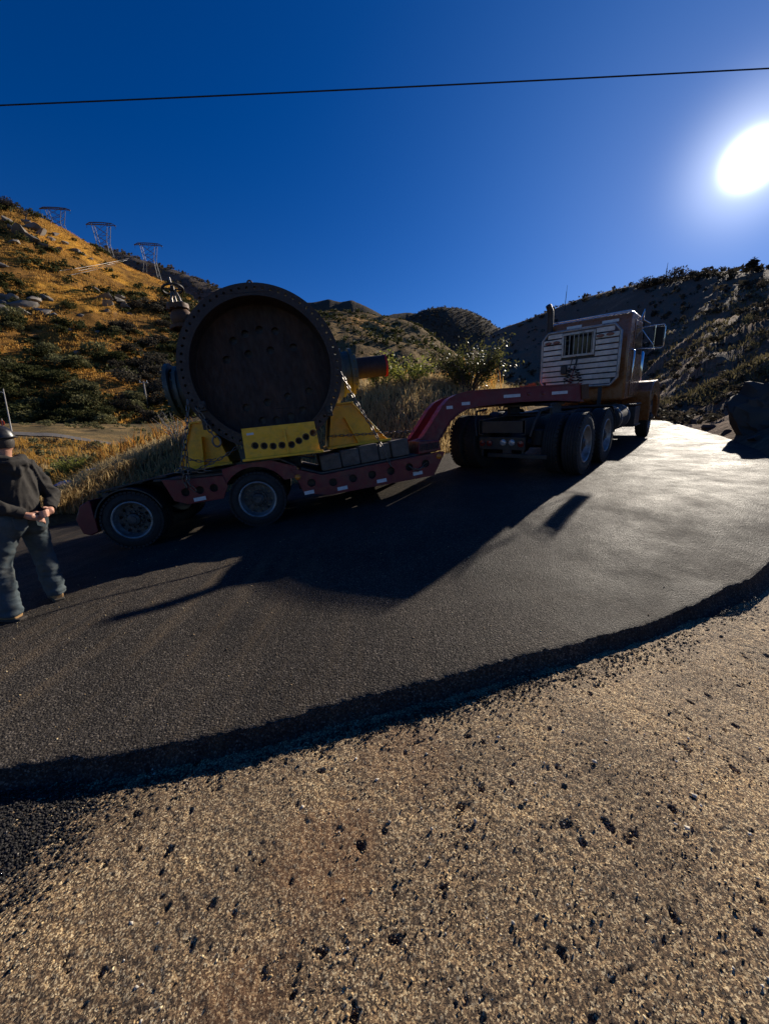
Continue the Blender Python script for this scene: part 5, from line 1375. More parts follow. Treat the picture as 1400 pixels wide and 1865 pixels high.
def bladeset(P, H, W, rng, lean=0.35):
    """one grass blade per point: narrow two-piece blades that lean"""
    n = len(P); t = rng.uniform(0, 2 * pi, n); d = np.stack([np.cos(t), np.sin(t), np.zeros(n)], 1)
    t2 = rng.uniform(0, 2 * pi, n); l = np.stack([np.cos(t2), np.sin(t2), np.zeros(n)], 1) * (rng.uniform(0.05, 1, n) * lean)[:, None]
    H = np.asarray(H)[:, None]; W = (np.asarray(W) * np.ones(n))[:, None]
    m = P + l * H * 0.35 + np.array([0, 0, 1]) * H * 0.6
    tip = P + l * H * 1.1 + np.array([0, 0, 1]) * H * (1 - 0.25 * lean)
    V = np.stack([P - d * W, P + d * W, m + d * W * 0.7, m - d * W * 0.7, tip], 1).reshape(-1, 3)
    b0 = np.arange(n)[:, None] * 5
    F = np.concatenate([b0 + np.array([[0, 1, 2]]), b0 + np.array([[0, 2, 3]]), b0 + np.array([[3, 2, 4]])], 1).reshape(-1, 3)
    return V, F
def rock_mesh(name, seed, mat='rock_grey', sub=3, flat=0.7, rough=0.0):
    bm = bmesh.new(); bmesh.ops.create_icosphere(bm, subdivisions=sub, radius=1.0)
    r = np.random.default_rng(seed)
    pl = r.normal(size=(16, 3)); pl /= np.linalg.norm(pl, axis=1)[:, None]; off = r.uniform(0.35, 0.75, 16)
    for v in bm.verts:
        c = np.array(v.co)
        for p, o_ in zip(pl, off):
            h = c @ p
            if h > o_: c = c - p * (h - o_) * 0.97
        c = c * (1 + 0.10 * float(fbm(np.array([c[0] * 2 + seed]), np.array([c[1] * 2 + c[2] * 2]), 3, seed)[0]))
        if rough: c = c * (1 + rough * float(fbm(np.array([c[0] * 1.7 + c[2] * 1.1 + seed]), np.array([c[1] * 1.7 - c[2] * 1.3]), 5, seed + 3)[0]))
        v.co = (c[0], c[1], c[2] * flat)
    me = bpy.data.meshes.new(name); bm.to_mesh(me); bm.free()
    me.polygons.foreach_set('use_smooth', [True] * len(me.polygons)); me.set_sharp_from_angle(angle=radians(28))
    me.materials.append(MATS[mat]); return me
def hit(name, px, py):
    """where the sight line through a pixel meets a terrain patch (nearest such place)"""
    G = PATCH[name].reshape(-1, 3); x, y, d = project(G)
    e = np.hypot(x - px, y - py) + (d < 0) * 1e9
    k = np.where(e < max(6, e.min() * 1.2))[0]
    return G[k[np.argmin(d[k])]]
def join(parts):
    Vs, Fs, k = [], [], 0
    for V, F in parts:
        Vs.append(V); Fs.append(F + k); k += len(V)
    return np.concatenate(Vs), np.concatenate(Fs)
def place(me, name, p, s, rz, parent=None, tilt=0.0):
    o = bpy.data.objects.new(name, me); COL.objects.link(o)
    o.location = p; o.scale = (s, s, s) if isinstance(s, (int, float)) else s; o.rotation_euler = (tilt, tilt * 0.6, rz)
    return o
rg_ = np.random.default_rng(3)

# ------------------------------------------------------------------ golden hillside: shrubs, rocks, dry grass
PROTO = {}
for mname, cnt in (('leaf_chaparral', 4), ('leaf_sage', 2), ('leaf_dark', 3)):
    for q in range(cnt):
        V, F = leafcloud(800, (1.15, 1.15, 0.72), 0.085, np.random.default_rng(100 + q + len(PROTO)), 10)
        PROTO[(mname, q)] = fastmesh('shrub_crown', V, F, mname)
SMALL = [leafcloud(60, (1.1, 1.1, 0.7), 0.24, np.random.default_rng(200 + q), 6) for q in range(6)]
TINY = [leafcloud(20, (1.1, 1.1, 0.7), 0.40, np.random.default_rng(220 + q), 5) for q in range(6)]
def scatter(name, n, dens, size, seed):
    r = np.random.default_rng(seed)
    u, v = r.random(n * 6), r.random(n * 6)
    P = ppoint(name, u, v); x, y, d = project(P)
    keep = (r.random(n * 6) < dens(P, x, y, d)) & (d > 1)
    P, x, y, d = P[keep][:n], x[keep][:n], y[keep][:n], d[keep][:n]
    return P, x, y, d, size(P, x, y, d, r)
def hill_dens(P, x, y, d):
    nz = fbm(P[:, 0] / 16, P[:, 1] / 16, 3, 91) + 0.5 * fbm(P[:, 0] / 5, P[:, 1] / 5, 2, 92)
    low = sstep((y - 520) / 240) * 0.22 + sstep((x - 190) / 140) * sstep((y - 500) / 80) * 0.9  # second term packs shrubs at lower right in place of deep shade
    return np.clip(0.42 + 1.9 * (nz - 0.02) + low, 0.02, 1) * (x > -60) * (x < 420) * (y < 790)
P, x, y, d, S = scatter('golden_hillside', 1900, hill_dens, lambda P, x, y, d, r: (0.7 + 2.4 * r.random(len(P)) ** 2.2) * (0.8 + 0.35 * (y > 560)), 5)
app = S / d * ((x > -10) & (x < 345) & ~((x > 300) & (y > 600)))
order = np.argsort(-app)
ind, rest = order[:130], order[130:]
ORD = ['first', 'second', 'third', 'fourth', 'fifth', 'sixth', 'seventh', 'eighth', 'ninth', 'tenth', 'eleventh', 'twelfth', 'thirteenth', 'fourteenth', 'fifteenth', 'sixteenth', 'seventeenth', 'eighteenth', 'nineteenth', 'twentieth']
CELL = {}
def cell_of(px_, py_):
    sky_ = np.interp(px_, [0, 130, 250, 340], [350, 426, 497, 540]); f_ = (py_ - sky_) / (775 - sky_)
    hgt = 'near the top' if f_ < 0.2 else 'high up' if f_ < 0.4 else 'midway up' if f_ < 0.6 else 'low down' if f_ < 0.8 else 'at the foot'
    side_ = 'by the photo edge' if px_ < 50 else 'below the left pylon' if px_ < 125 else 'left of the middle pylon' if px_ < 185 else 'below the middle pylon' if px_ < 240 else 'below the right pylon' if px_ < 295 else 'beside the valve'
    return hgt, side_
for k in ind: CELL.setdefault((k % 4 == 0,) + cell_of(x[k], y[k]), []).append(k)
for v_ in CELL.values(): v_.sort(key=lambda k: x[k])
for k in ind:
    sage = (k % 4 == 0)
    key = (sage,) + cell_of(x[k], y[k]); no_ = CELL[key].index(k); many = len(CELL[key]) > 1
    where = '%s, %s%s' % (key[1] + ' the slope' if key[1].endswith('up') else key[1] + ' of slope' if key[1] != 'low down' else 'low down the slope', key[2], (', %s from left' % ORD[no_]) if many else '')
    me = PROTO[('leaf_sage', k % 2)] if sage else (PROTO[('leaf_dark', k % 3)] if (x[k] > 210 and y[k] > 520) else PROTO[('leaf_chaparral', k % 4)])
    s = float(S[k])
    o = place(me, 'hillside_shrub', P[k] - np.array([0, 0, 0.15 * s]), (s * (0.9 + 0.4 * ((k * 7) % 5) / 5), s * (0.9 + 0.3 * ((k * 3) % 5) / 5), s * (0.8 + 0.4 * ((k * 11) % 5) / 5)), float(k))
    if sage: tag(o, 'pale sage shrub ' + where, 'shrub', 'sage shrubs on the golden hillside')
    else: tag(o, 'dark shrub ' + where, 'shrub', 'dark shrubs on the golden hillside')
parts = []
for k in rest:
    V, F = SMALL[k % 6]; s = float(S[k]); a = k * 1.3
    R = np.array([[cos(a), -sin(a), 0], [sin(a), cos(a), 0], [0, 0, 1]])
    parts.append(((V * s) @ R.T + P[k] - np.array([0, 0, 0.1 * s]), F))
V, F = join(parts); o = link('hillside_scrub', fastmesh('hillside_scrub', V, F, 'leaf_chaparral')); tag(o, 'low dark scrub scattered over the golden hillside', 'scrub', None, 'stuff')
def gold_dens(P, x, y, d):
    nz = fbm(P[:, 0] / 11, P[:, 1] / 11, 3, 95)
    return np.clip(0.6 + 1.2 * nz - 0.35 * sstep((y - 620) / 120) - 0.7 * sstep((x - 230) / 80) * sstep((y - 520) / 60), 0.02, 1) * (x > -60) * (x < 420)  # gold thinned at lower right too, to imitate the deep shade there
P, x, y, d, S = scatter('golden_hillside', 20000, gold_dens, lambda P, x, y, d, r: r.uniform(0.35, 0.95, len(P)), 8)
V, F = bladeset(np.repeat(P, 3, 0) + rg_.normal(size=(len(P) * 3, 3)) * np.array([0.35, 0.35, 0]), np.repeat(S, 3) * rg_.uniform(0.6, 1.2, len(P) * 3), 0.10, rg_, 0.7)
o = link('hillside_grass', fastmesh('hillside_grass', V, F, 'grass_gold')); tag(o, 'golden dry grass covering the sunlit hillside', 'grass', None, 'stuff')
ROCKS = [rock_mesh('rock', 300 + q) for q in range(6)]
rk = [(18, 398, 4.5), (40, 420, 5.5), (60, 414, 4.5), (78, 424, 5.0), (96, 432, 3.4), (66, 436, 4.0), (30, 440, 3.6), (140, 452, 2.6), (152, 458, 2.2), (84, 448, 3.0), (120, 440, 2.4), (10, 552, 4.5), (30, 548, 5.0), (52, 556, 4.6), (70, 546, 4.0), (84, 566, 3.2), (20, 566, 3.4), (190, 538, 3.6), (206, 530, 3.8), (216, 546, 3.4), (228, 556, 3.0), (200, 552, 3.2), (150, 572, 1.8), (112, 590, 1.6), (60, 640, 1.6), (180, 600, 1.4), (8, 480, 2.2), (240, 552, 2.0), (50, 404, 3.4), (104, 424, 3.0), (24, 412, 3.2), (112, 450, 2.0), (170, 470, 1.6), (186, 482, 1.4), (92, 540, 2.6), (40, 566, 3.0), (100, 574, 2.2), (4, 540, 3.0), (180, 528, 2.2), (224, 540, 2.6), (196, 562, 2.0), (236, 566, 1.8), (130, 600, 1.5), (150, 640, 1.6), (84, 660, 1.5)]
def grp_of(q): return 'upper' if q[1] < 500 else ('left' if q[0] < 115 else 'middle')
for k, (px_, py_, s) in enumerate(rk):
    no_ = ORD[sorted([q for q in rk if grp_of(q) == grp_of(rk[k])]).index(rk[k])]
    p = hit('golden_hillside', px_, py_)
    o = place(ROCKS[k % 6], 'hillside_rock', p + np.array([0, 0, 0.05 * s]), (1.6 * s * (0.55 + 0.3 * ((k * 7) % 4) / 4), s * 0.75, s * (0.60 + 0.3 * ((k * 5) % 3) / 3)), k * 1.7, None, 0.45)
    grp = grp_of(rk[k])
    tag(o, {'upper': 'grey rock, %s from left in the outcrop high on the golden hillside' % no_, 'left': 'grey boulder, %s from left in the lower outcrop at the photo edge' % no_, 'middle': 'grey boulder, %s from left in the outcrop halfway up the hillside' % no_}[grp], 'rock', 'rocks in the %s hillside outcrop' % grp)

# trees on the left skyline
for k, (px_, py_, s) in enumerate([(5, 366, 8.5), (24, 372, 8.0), (48, 384, 6.5)]):
    p = hit('golden_hillside', px_, py_ + 10)
    t = thing('skyline_tree', ['dark leafy tree on the left skyline at the photo edge', 'dark leafy tree in the middle of the three on the left skyline', 'bare topped tree lowest of the three on the left skyline'][k], 'tree', Matrix.Translation(p), 'trees on the left skyline')
    r = np.random.default_rng(400 + k)
    b = MB(); b.tube([(0, 0, -0.5), (0.2, 0, 1.2), (0.1, 0.2, 2.4)], [0.28, 0.22, 0.12], 8)
    for q in range(16):
        a = r.uniform(0, 2 * pi); l = r.uniform(1.5, s * 0.55)
        b.tube([(0.1, 0.1, r.uniform(0.8, 2.2)), (l * 0.4 * cos(a), l * 0.4 * sin(a), 2.4 + l * 0.25), (l * 0.75 * cos(a), l * 0.75 * sin(a), 2.2 + l * 0.62)], [0.09, 0.06, 0.02], 5)
    b.build('trunk', 'bark', t)
    V, F = leafcloud(650 if k < 2 else 240, (s * 0.55, s * 0.55, s * 0.32), 0.26, r, 12, 0.6)
    link('crown', fastmesh('crown', V, F, 'leaf_dark'), t)

# ------------------------------------------------------------------ pylons on the hillside skyline
def pylon(px_, ptop, pbase, s, label):
    base = at(px_, pbase, s); top = at(px_, ptop, s); Hh = top[2] - base[2]
    t = thing('transmission_pylon', label, 'pylon', Matrix.Translation(base) @ Matrix.Rotation(radians(6), 4, 'Z'), 'lattice pylons on the hillside skyline')
    r_ = 0.17
    zw, zb2 = Hh * 0.55, Hh * 0.95
    def lvl(z):
        if z < zw: return 5.0 + (3.0 - 5.0) * z / zw
        return 3.0 + (4.6 - 3.0) * (z - zw) / (zb2 - zw)
    zs = [-4, 0, Hh * 0.14, Hh * 0.28, Hh * 0.42, zw, Hh * 0.72, zb2]
    b = MB()
    for sx in (-1, 1):
        for sy in (-1, 1):
            for z0, z1 in zip(zs[:-1], zs[1:]):
                y0 = lvl(max(z0, 0)) * 0.6 if z0 < zw else 1.8; y1 = lvl(max(z1, 0)) * 0.6 if z1 <= zw else 1.8
                b.cyl((sx * lvl(max(z0, 0)), sy * y0, z0), (sx * lvl(max(z1, 0)), sy * y1, z1), r_, n=5)
    lg = b.build('tower_legs', 'pylon_steel', t); lg['kind'] = 'stuff'
    b = MB()
    for z0, z1 in zip(zs[1:-1], zs[2:]):
        for sy in (-1, 1):
            y0 = lvl(z0) * 0.6 if z0 < zw else 1.8; y1 = lvl(z1) * 0.6 if z1 <= zw else 1.8
            b.cyl((-lvl(z0), sy * y0, z0), (lvl(z1), sy * y1, z1), 0.10, n=4); b.cyl((lvl(z0), sy * y0, z0), (-lvl(z1), sy * y1, z1), 0.10, n=4)
        for sx in (-1, 1):
            b.cyl((sx * lvl(z0), -1.3, z0), (sx * lvl(z1), 1.3, z1), 0.10, n=4)
        b.cyl((-lvl(z1), 0, z1), (lvl(z1), 0, z1), 0.10, n=4)
    b.build('bracing', 'pylon_steel', t)['kind'] = 'stuff'
    b = MB(); Wd = 8.6
    for sy in (-0.3, 0.3):
        b.tube([(-Wd, 0, Hh * 0.945), (-Wd * 0.72, sy, Hh * 0.99), (-2, sy, Hh), (2, sy, Hh), (Wd * 0.72, sy, Hh * 0.99), (Wd, 0, Hh * 0.945)], 0.17, 5)
        b.tube([(-Wd, 0, Hh * 0.935), (-Wd * 0.7, sy, zb2), (0, sy, zb2 + 0.1), (Wd * 0.7, sy, zb2), (Wd, 0, Hh * 0.935)], 0.17, 5)
        for q in range(-5, 5):
            b.cyl((q * 1.2, sy * (1 - abs(q) / 8), zb2), ((q + 0.5) * 1.2, sy * (1 - abs(q) / 8), Hh * 0.985), 0.085, n=4)
    b.build('crossarm', 'pylon_steel', t)
    for xx in (-Wd + 0.4, 0, Wd - 0.4):
        b = MB()
        for q in range(8): b.lathe([(0.05, -0.05), (0.17, -0.02), (0.05, 0.05)], 8, 'Z', (xx, 0, Hh * 0.95 - 0.2 - q * 0.24))
        b.cyl((xx, 0, Hh * 0.955), (xx, 0, Hh * 0.955 - 2.2), 0.04, n=5)
        b.build('insulator', 'dark_steel', t)
pylon(109, 384, 440, 232, 'lattice pylon leftmost and highest of the three on the hillside skyline')
pylon(194, 413, 486, 240, 'lattice pylon in the middle of the three on the hillside skyline')
pylon(278, 449, 516, 250, 'lattice pylon rightmost of the three, in front of the rocky ridge')
def cable(name, p0, p1, sag, r, mat, label, n=40):
    t = np.linspace(0, 1, n)[:, None]
    Pc = np.array(p0) * (1 - t) + np.array(p1) * t; Pc[:, 2] -= sag * 4 * (t * (1 - t))[:, 0]
    return tag(MB().tube([tuple(q) for q in Pc], r, 6).build(name, mat, None, 60), label, 'cable')
cable('power_cable', at(-200, 512, 105), at(235, 470, 175), 2.0, 0.055, 'cable_alloy', 'thin bright power cable crossing the hillside, uppermost of three')
cable('power_cable', at(-200, 521, 105), at(232, 473, 175), 2.2, 0.055, 'cable_alloy', 'thin bright power cable crossing the hillside, middle of three')
cable('power_cable', at(-200, 530, 105), at(210, 481, 165), 2.2, 0.055, 'cable_alloy', 'thin bright power cable crossing the hillside, lowest of three')
# the wire over the whole sky
cable('overhead_wire', at(-900, 226, 16), at(2300, 72, 16), 0.2, 0.026, 'cable_black', 'single black overhead wire crossing the whole blue sky', 90)

# ------------------------------------------------------------------ poles
p = hit('golden_hillside', 272, 737); s = project(p)[2][0]
t = thing('utility_pole', 'pale wooden utility pole with short crossarm at the foot of the hillside', 'pole', Matrix.Translation(p))
Hh = 46 / 700 * s
b = MB(); b.tube([(0, 0, -0.5), (-0.05 * Hh, 0, Hh)], [0.20, 0.13], 10); b.build('post', 'pole_wood', t)
b = MB(); b.box((-0.047 * Hh, 0, Hh * 0.94), (1.9, 0.16, 0.16)); b.build('crossarm', 'pole_wood', t)
for xx in (-0.8, 0.75):
    MB().lathe([(0.001, 0.42), (0.08, 0.36), (0.05, 0.26), (0.10, 0.2), (0.05, 0.1), (0.05, 0.0)], 8, 'Z', (xx - 0.047 * Hh, 0, Hh * 0.94 + 0.08)).build('insulator', 'plastic_white', t)
p = at(21, 784, 52)
t = thing('street_light', 'tall grey street light with curved arm beside the valley road', 'street light', Matrix.Translation(p))
Hh = 73 / 700 * 52 * 1.0
b = MB(); b.tube([(0, 0, -1), (0, 0, Hh * 0.5), (-0.02, 0, Hh)], [0.09, 0.07, 0.05], 10); b.build('post', 'pole_grey', t)
b = MB(); b.tube([(0, 0, Hh * 0.87), (-0.25, 0, Hh * 0.92), (-0.7, 0, Hh * 0.925)], 0.035, 8); b.build('arm', 'pole_grey', t)
b = MB(); b.ball((-0.95, 0, Hh * 0.92), (0.26, 0.12, 0.07)); b.build('lamp_head', 'plastic_white', t, 60)
for px_, y0, y1, lab in ((1023, 519, 562, 'thin dark mast rising above the shaded hill behind the cab'), (1205, 478, 514, 'thin dark mast on the shaded hill to the right of the cab')):
    p = hit('shaded_hill', px_, y1); s = project(p)[2][0]; Hh = (y1 - y0) / 700 * s
    t = thing('radio_mast', lab, 'mast', Matrix.Translation(p))
    MB().tube([(0, 0, -1), (0.02 * Hh, 0, Hh * 0.75)], [0.17, 0.12], 8).build('pole', 'black_frame', t)
    MB().tube([(0.02 * Hh, 0, Hh * 0.74), (0.03 * Hh, 0, Hh)], [0.07, 0.05], 6).build('tip', 'dark_steel', t)

# ------------------------------------------------------------------ shaded hill: scrub, skyline shrubs, tree, rocks
P, x, y, d, S = scatter('shaded_hill', 1500, lambda P, x, y, d: (0.35 + 0.65 * (fbm(P[:, 0] / 9, P[:, 1] / 9, 3, 71) > -0.05)) * (x > 840) * (x < 1460) * (d > 14), lambda P, x, y, d, r: (0.3 + 0.9 * r.random(len(P)) ** 2) * np.clip(d / 60, 0.35, 1.3), 15)
parts = []
for k in range(len(P)):
    V, F = (SMALL if d[k] < 70 else TINY)[k % 6]; s = float(S[k]); a = k * 1.3
    R = np.array([[cos(a), -sin(a), 0], [sin(a), cos(a), 0], [0, 0, 1]])
    parts.append(((V * s) @ R.T + P[k] - np.array([0, 0, 0.1 * s]), F))
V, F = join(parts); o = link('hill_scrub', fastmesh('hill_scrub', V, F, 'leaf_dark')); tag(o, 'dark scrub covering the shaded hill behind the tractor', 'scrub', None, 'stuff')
sk = [(944, 2.0), (962, 1.6), (985, 1.8), (1040, 1.6), (1062, 2.1), (1090, 1.5), (1108, 2.2), (1130, 1.8), (1172, 3.4), (1186, 3.8), (1196, 3.0), (1224, 4.2), (1250, 3.6), (1268, 1.7), (1283, 2.0), (1297, 1.4), (1320, 1.3)]
RIDGE_Y = np.array([(905, 602), (935, 591), (1000, 566), (1050, 546), (1100, 532), (1150, 520), (1200, 511), (1250, 502), (1290, 496), (1330, 494), (1400, 492)], float)
for k, (px_, s) in enumerate(sk):
    p = hit('shaded_hill', px_, np.interp(px_, RIDGE_Y[:, 0], RIDGE_Y[:, 1]) + 3)
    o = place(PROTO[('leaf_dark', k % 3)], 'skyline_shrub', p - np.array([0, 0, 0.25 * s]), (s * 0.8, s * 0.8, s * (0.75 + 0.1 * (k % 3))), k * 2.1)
    side = 'left of' if px_ < 1165 else 'right of'
    no_ = ORD[[q[0] for q in sk if (q[0] < 1165) == (px_ < 1165)].index(px_)]
    tag(o, 'dark shrub on the shaded skyline %s the cab, %s from left' % (side, no_), 'shrub', 'shrubs on the shaded skyline ' + side + ' the cab')
p = hit('shaded_hill', 1366, 497); s = project(p)[2][0]; u_ = s / 700
t = thing('pine_tree', 'single ragged tree on the shaded hill skyline under the sun', 'tree', Matrix.Translation(p))
b = MB(); b.tube([(0, 0, -0.6), (0.1, 0, 12 * u_), (0, 0, 32 * u_)], [0.24, 0.18, 0.05], 8)
r = np.random.default_rng(77); cl = []
for q in range(22):
    a = r.uniform(0, 2 * pi); z = r.uniform(8, 31) * u_; l = (18 - 0.42 * z / u_) * u_ * r.uniform(0.6, 1.05)
    e = (l * cos(a), l * sin(a), z + l * 0.25); b.tube([(0, 0, z), e], [0.07, 0.02], 5)
    V, F = leafcloud(60, (l * 0.42 + 0.3, l * 0.42 + 0.3, 0.42), 0.20, r, 5); cl.append((V + np.array(e) * 0.8 - np.array([0, 0, 0.4]), F))
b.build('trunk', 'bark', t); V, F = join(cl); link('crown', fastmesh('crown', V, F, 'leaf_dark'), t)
RD = [rock_mesh('rock', 340 + q, 'rock_dark') for q in range(4)]
for k, (px_, py_, s) in enumerate([(1345, 770, 0.30), (1372, 795, 0.28), (1392, 770, 0.42), (1318, 785, 0.22), (1380, 735, 0.5), (1290, 775, 0.28), (1262, 766, 0.3), (1238, 752, 0.4)]):
    p = hit('shaded_hill', px_, py_)
    o = place(RD[k % 4], 'roadside_boulder', p, (s, s * 0.8, s * 0.8), k * 1.1, None, 0.2)
    tag(o, 'dark boulder in the right road bank, %s from right' % ORD[[1392, 1380, 1372, 1345, 1318, 1290, 1262, 1238].index(px_)], 'rock', 'boulders in the right road bank')
p = at(1442, 790, 9.4)
o = place(rock_mesh('rock', 377, 'rock_dark', 5, 0.7, 0.55), 'bank_outcrop', p, (1.5, 1.5, 2.1), 0.9)
tag(o, 'large dark rounded rock outcrop at the right photo edge beside the road', 'rock')
# dull dry grass on the bench and cut above the road
P, x, y, d, S = scatter('shaded_hill', 9000, lambda P, x, y, d: np.clip(0.35 + 1.3 * fbm(P[:, 0] / 4, P[:, 1] / 4, 3, 75), 0, 1) * (x > 1150) * (x < 1500) * (d > 17) * (d < 75) * (y < 740), lambda P, x, y, d, r: r.uniform(0.12, 0.42, len(P)) * np.clip(d / 22, 0.6, 1.8), 18)
V, F = bladeset(np.repeat(P, 4, 0) + rg_.normal(size=(len(P) * 4, 3)) * np.array([0.12, 0.12, 0]), np.repeat(S, 4) * rg_.uniform(0.5, 1.2, len(P) * 4), 0.010 + 0.0009 * np.repeat(d, 4), rg_, 0.9)
o = link('slope_grass', fastmesh('slope_grass', V, F, 'grass_dull')); tag(o, 'dull dry grass on the shaded slope above the road', 'grass', None, 'stuff')

# ------------------------------------------------------------------ middle hills: scrub
P, x, y, d, S = scatter('terraced_hill', 2600, lambda P, x, y, d: np.clip(0.35 + 1.2 * fbm(P[:, 0] / 25, P[:, 1] / 25, 3, 81), 0, 1) * (x > 560) * (x < 900), lambda P, x, y, d, r: 0.8 + 1.7 * r.random(len(P)) ** 2, 25)
parts = [((TINY[k % 6][0] * float(S[k])) + P[k], TINY[k % 6][1]) for k in range(len(P))]
V, F = join(parts); o = link('terrace_scrub', fastmesh('terrace_scrub', V, F, 'leaf_chaparral')); tag(o, 'scrub dotting the sunlit hill between valve and truck', 'scrub', None, 'stuff')
P, x, y, d, S = scatter('rocky_ridge', 1800, lambda P, x, y, d: 0.8 * (x > 190) * (x < 480), lambda P, x, y, d, r: 1.2 + 2.6 * r.random(len(P)) ** 2, 26)
parts = [((TINY[k % 6][0] * float(S[k])) + P[k], TINY[k % 6][1]) for k in range(len(P))]
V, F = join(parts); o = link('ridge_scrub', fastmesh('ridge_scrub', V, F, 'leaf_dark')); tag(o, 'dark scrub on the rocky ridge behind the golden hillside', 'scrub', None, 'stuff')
P, x, y, d, S = scatter('dome_hill', 2600, lambda P, x, y, d: 0.9 * (x > 660) * (x < 960) * (y < 660), lambda P, x, y, d, r: 1.4 + 2.2 * r.random(len(P)) ** 2, 27)
parts = [((TINY[k % 6][0] * float(S[k])) + P[k], TINY[k % 6][1]) for k in range(len(P))]
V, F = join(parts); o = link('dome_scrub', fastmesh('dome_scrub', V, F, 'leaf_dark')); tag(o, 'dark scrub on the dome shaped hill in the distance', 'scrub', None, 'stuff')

# ------------------------------------------------------------------ bank beyond the road: grass, weeds, bushes
def bank_pts(n, dens, seed, smin, smax):
    return scatter('bank_ground', n, dens, lambda P, x, y, d, r: r.uniform(smin, smax, len(P)), seed)
P, x, y, d, S = bank_pts(19000, lambda P, x, y, d: np.clip(0.7 + 0.8 * fbm(P[:, 0] / 2, P[:, 1] / 2, 3, 83), 0, 1) * (x > -40) * (x < 960) * (d > 9.5) * (d < 32) * ((y < 935) | (x > 240)), 31, 0.16, 0.48)
V, F = bladeset(np.repeat(P, 4, 0) + rg_.normal(size=(len(P) * 4, 3)) * np.array([0.09, 0.09, 0]), np.repeat(S, 4) * rg_.uniform(0.5, 1.2, len(P) * 4), 0.006 + 0.0006 * np.repeat(d, 4), rg_, 0.8)
o = link('bank_grass', fastmesh('bank_grass', V, F, 'grass_straw')); tag(o, 'straw coloured dry grass on the bank behind the trailer', 'grass', None, 'stuff')
P, x, y, d, S = bank_pts(9000, lambda P, x, y, d: np.clip(0.45 + 1.4 * fbm(P[:, 0] / 3, P[:, 1] / 3, 3, 84), 0, 1) * (((x > 190) & (x < 345)) | ((x > 590) & (x < 900))) * (d > 15.5) * (d < 42), 33, 0.5, 1.25)
V, F = bladeset(np.repeat(P, 3, 0) + rg_.normal(size=(len(P) * 3, 3)) * np.array([0.16, 0.16, 0]), np.repeat(S, 3) * rg_.uniform(0.5, 1.15, len(P) * 3), 0.012 + 0.0007 * np.repeat(d, 3), rg_, 0.55)
o = link('tall_weeds', fastmesh('tall_weeds', V, F, 'weed_rust')); tag(o, 'tall rust coloured weeds along the crest of the bank', 'weeds', None, 'stuff')
P, x, y, d, S = bank_pts(14000, lambda P, x, y, d: np.clip(0.5 + 1.2 * fbm(P[:, 0] / 5, P[:, 1] / 5, 3, 85), 0, 1) * (x > -60) * (x < 345) * (d > 17) * (d < 46), 35, 0.3, 0.8)
V, F = bladeset(np.repeat(P, 3, 0) + rg_.normal(size=(len(P) * 3, 3)) * np.array([0.2, 0.2, 0]), np.repeat(S, 3) * rg_.uniform(0.5, 1.2, len(P) * 3), 0.03, rg_, 0.7)
o = link('valley_grass', fastmesh('valley_grass', V, F, 'grass_gold')); tag(o, 'golden grass between the bank and the valley road', 'grass', None, 'stuff')
P, x, y, d, S = bank_pts(700, lambda P, x, y, d: np.clip(0.3 + 1.4 * fbm(P[:, 0] / 8, P[:, 1] / 8, 3, 86), 0, 1) * ((x > -60) & (x < 350) & (d > 20) | (x > 590) & (x < 960) & (d > 30)) * ((d < 44) | (d > 60)), 37, 0.25, 0.75)
parts = [((SMALL[k % 6][0] * float(S[k])) + P[k], SMALL[k % 6][1]) for k in range(len(P))]
V, F = join(parts); o = link('valley_scrub', fastmesh('valley_scrub', V, F, 'leaf_sage')); tag(o, 'low grey green scrub beyond the bank', 'scrub', None, 'stuff')

def bush(name, label, base, R, n, leaf, mat, seed, stems=14, bare=0.0, cat='bush'):
    r = np.random.default_rng(seed)
    t = thing(name, label, cat, Matrix.Translation(base))
    b = MB(); tips = []
    for q in range(stems):
        a = r.uniform(0, 2 * pi); l = r.uniform(0.5, 1.0); h = R[2] * r.uniform(0.9, 1.75)
        e = np.array([R[0] * l * cos(a), R[1] * l * sin(a), h]); m_ = e * np.array([0.35, 0.35, 0.5])
        b.tube([(0.05 * cos(a), 0.05 * sin(a), -0.15), tuple(m_), tuple(e)], [0.035 * R[2], 0.022 * R[2], 0.007 * R[2]], 5); tips.append(e)
        for z in range(3):
            c = m_ + (e - m_) * r.uniform(0.1, 0.9); f_ = c + r.normal(size=3) * R[2] * 0.22; f_[2] = abs(f_[2]) + 0.1
            b.tube([tuple(c), tuple(f_)], [0.012 * R[2], 0.004 * R[2]], 4); tips.append(f_)
    b.build('stems', 'twig_grey' if bare else 'bark', t)
    if n:
        tips = np.array(tips); k = r.integers(0, len(tips), n)
        p_ = tips[k] * r.uniform(0.55, 1.04, (n, 1)) + r.normal(size=(n, 3)) * R[2] * 0.10
        a = r.normal(size=(n, 3)); a /= np.linalg.norm(a, axis=1)[:, None]; c = np.cross(a, r.normal(size=(n, 3))); c /= np.linalg.norm(c, axis=1)[:, None]
        s_ = (leaf * r.uniform(0.6, 1.4, n))[:, None]
        V = np.stack([p_ - a * s_, p_ + c * s_ * 0.45, p_ + a * s_, p_ - c * s_ * 0.45], 1).reshape(-1, 3)
        link('leaves', fastmesh('leaves', V, np.arange(4 * n).reshape(-1, 4), mat), t)
    return t
p = hit('bank_ground', 852, 708)
bush('roadside_bush', 'large glinting green bush on the bank left of the cab', p, (1.9, 1.4, 1.0), 5200, 0.050, 'leaf_glossy', 501, 34)
p = hit('bank_ground', 745, 704)
bush('yellow_bush', 'upright yellow green weedy bush on the bank behind the valve shaft', p, (1.3, 1.0, 0.6), 1500, 0.045, 'leaf_bright', 502, 18)
p = hit('bank_ground', 690, 708)
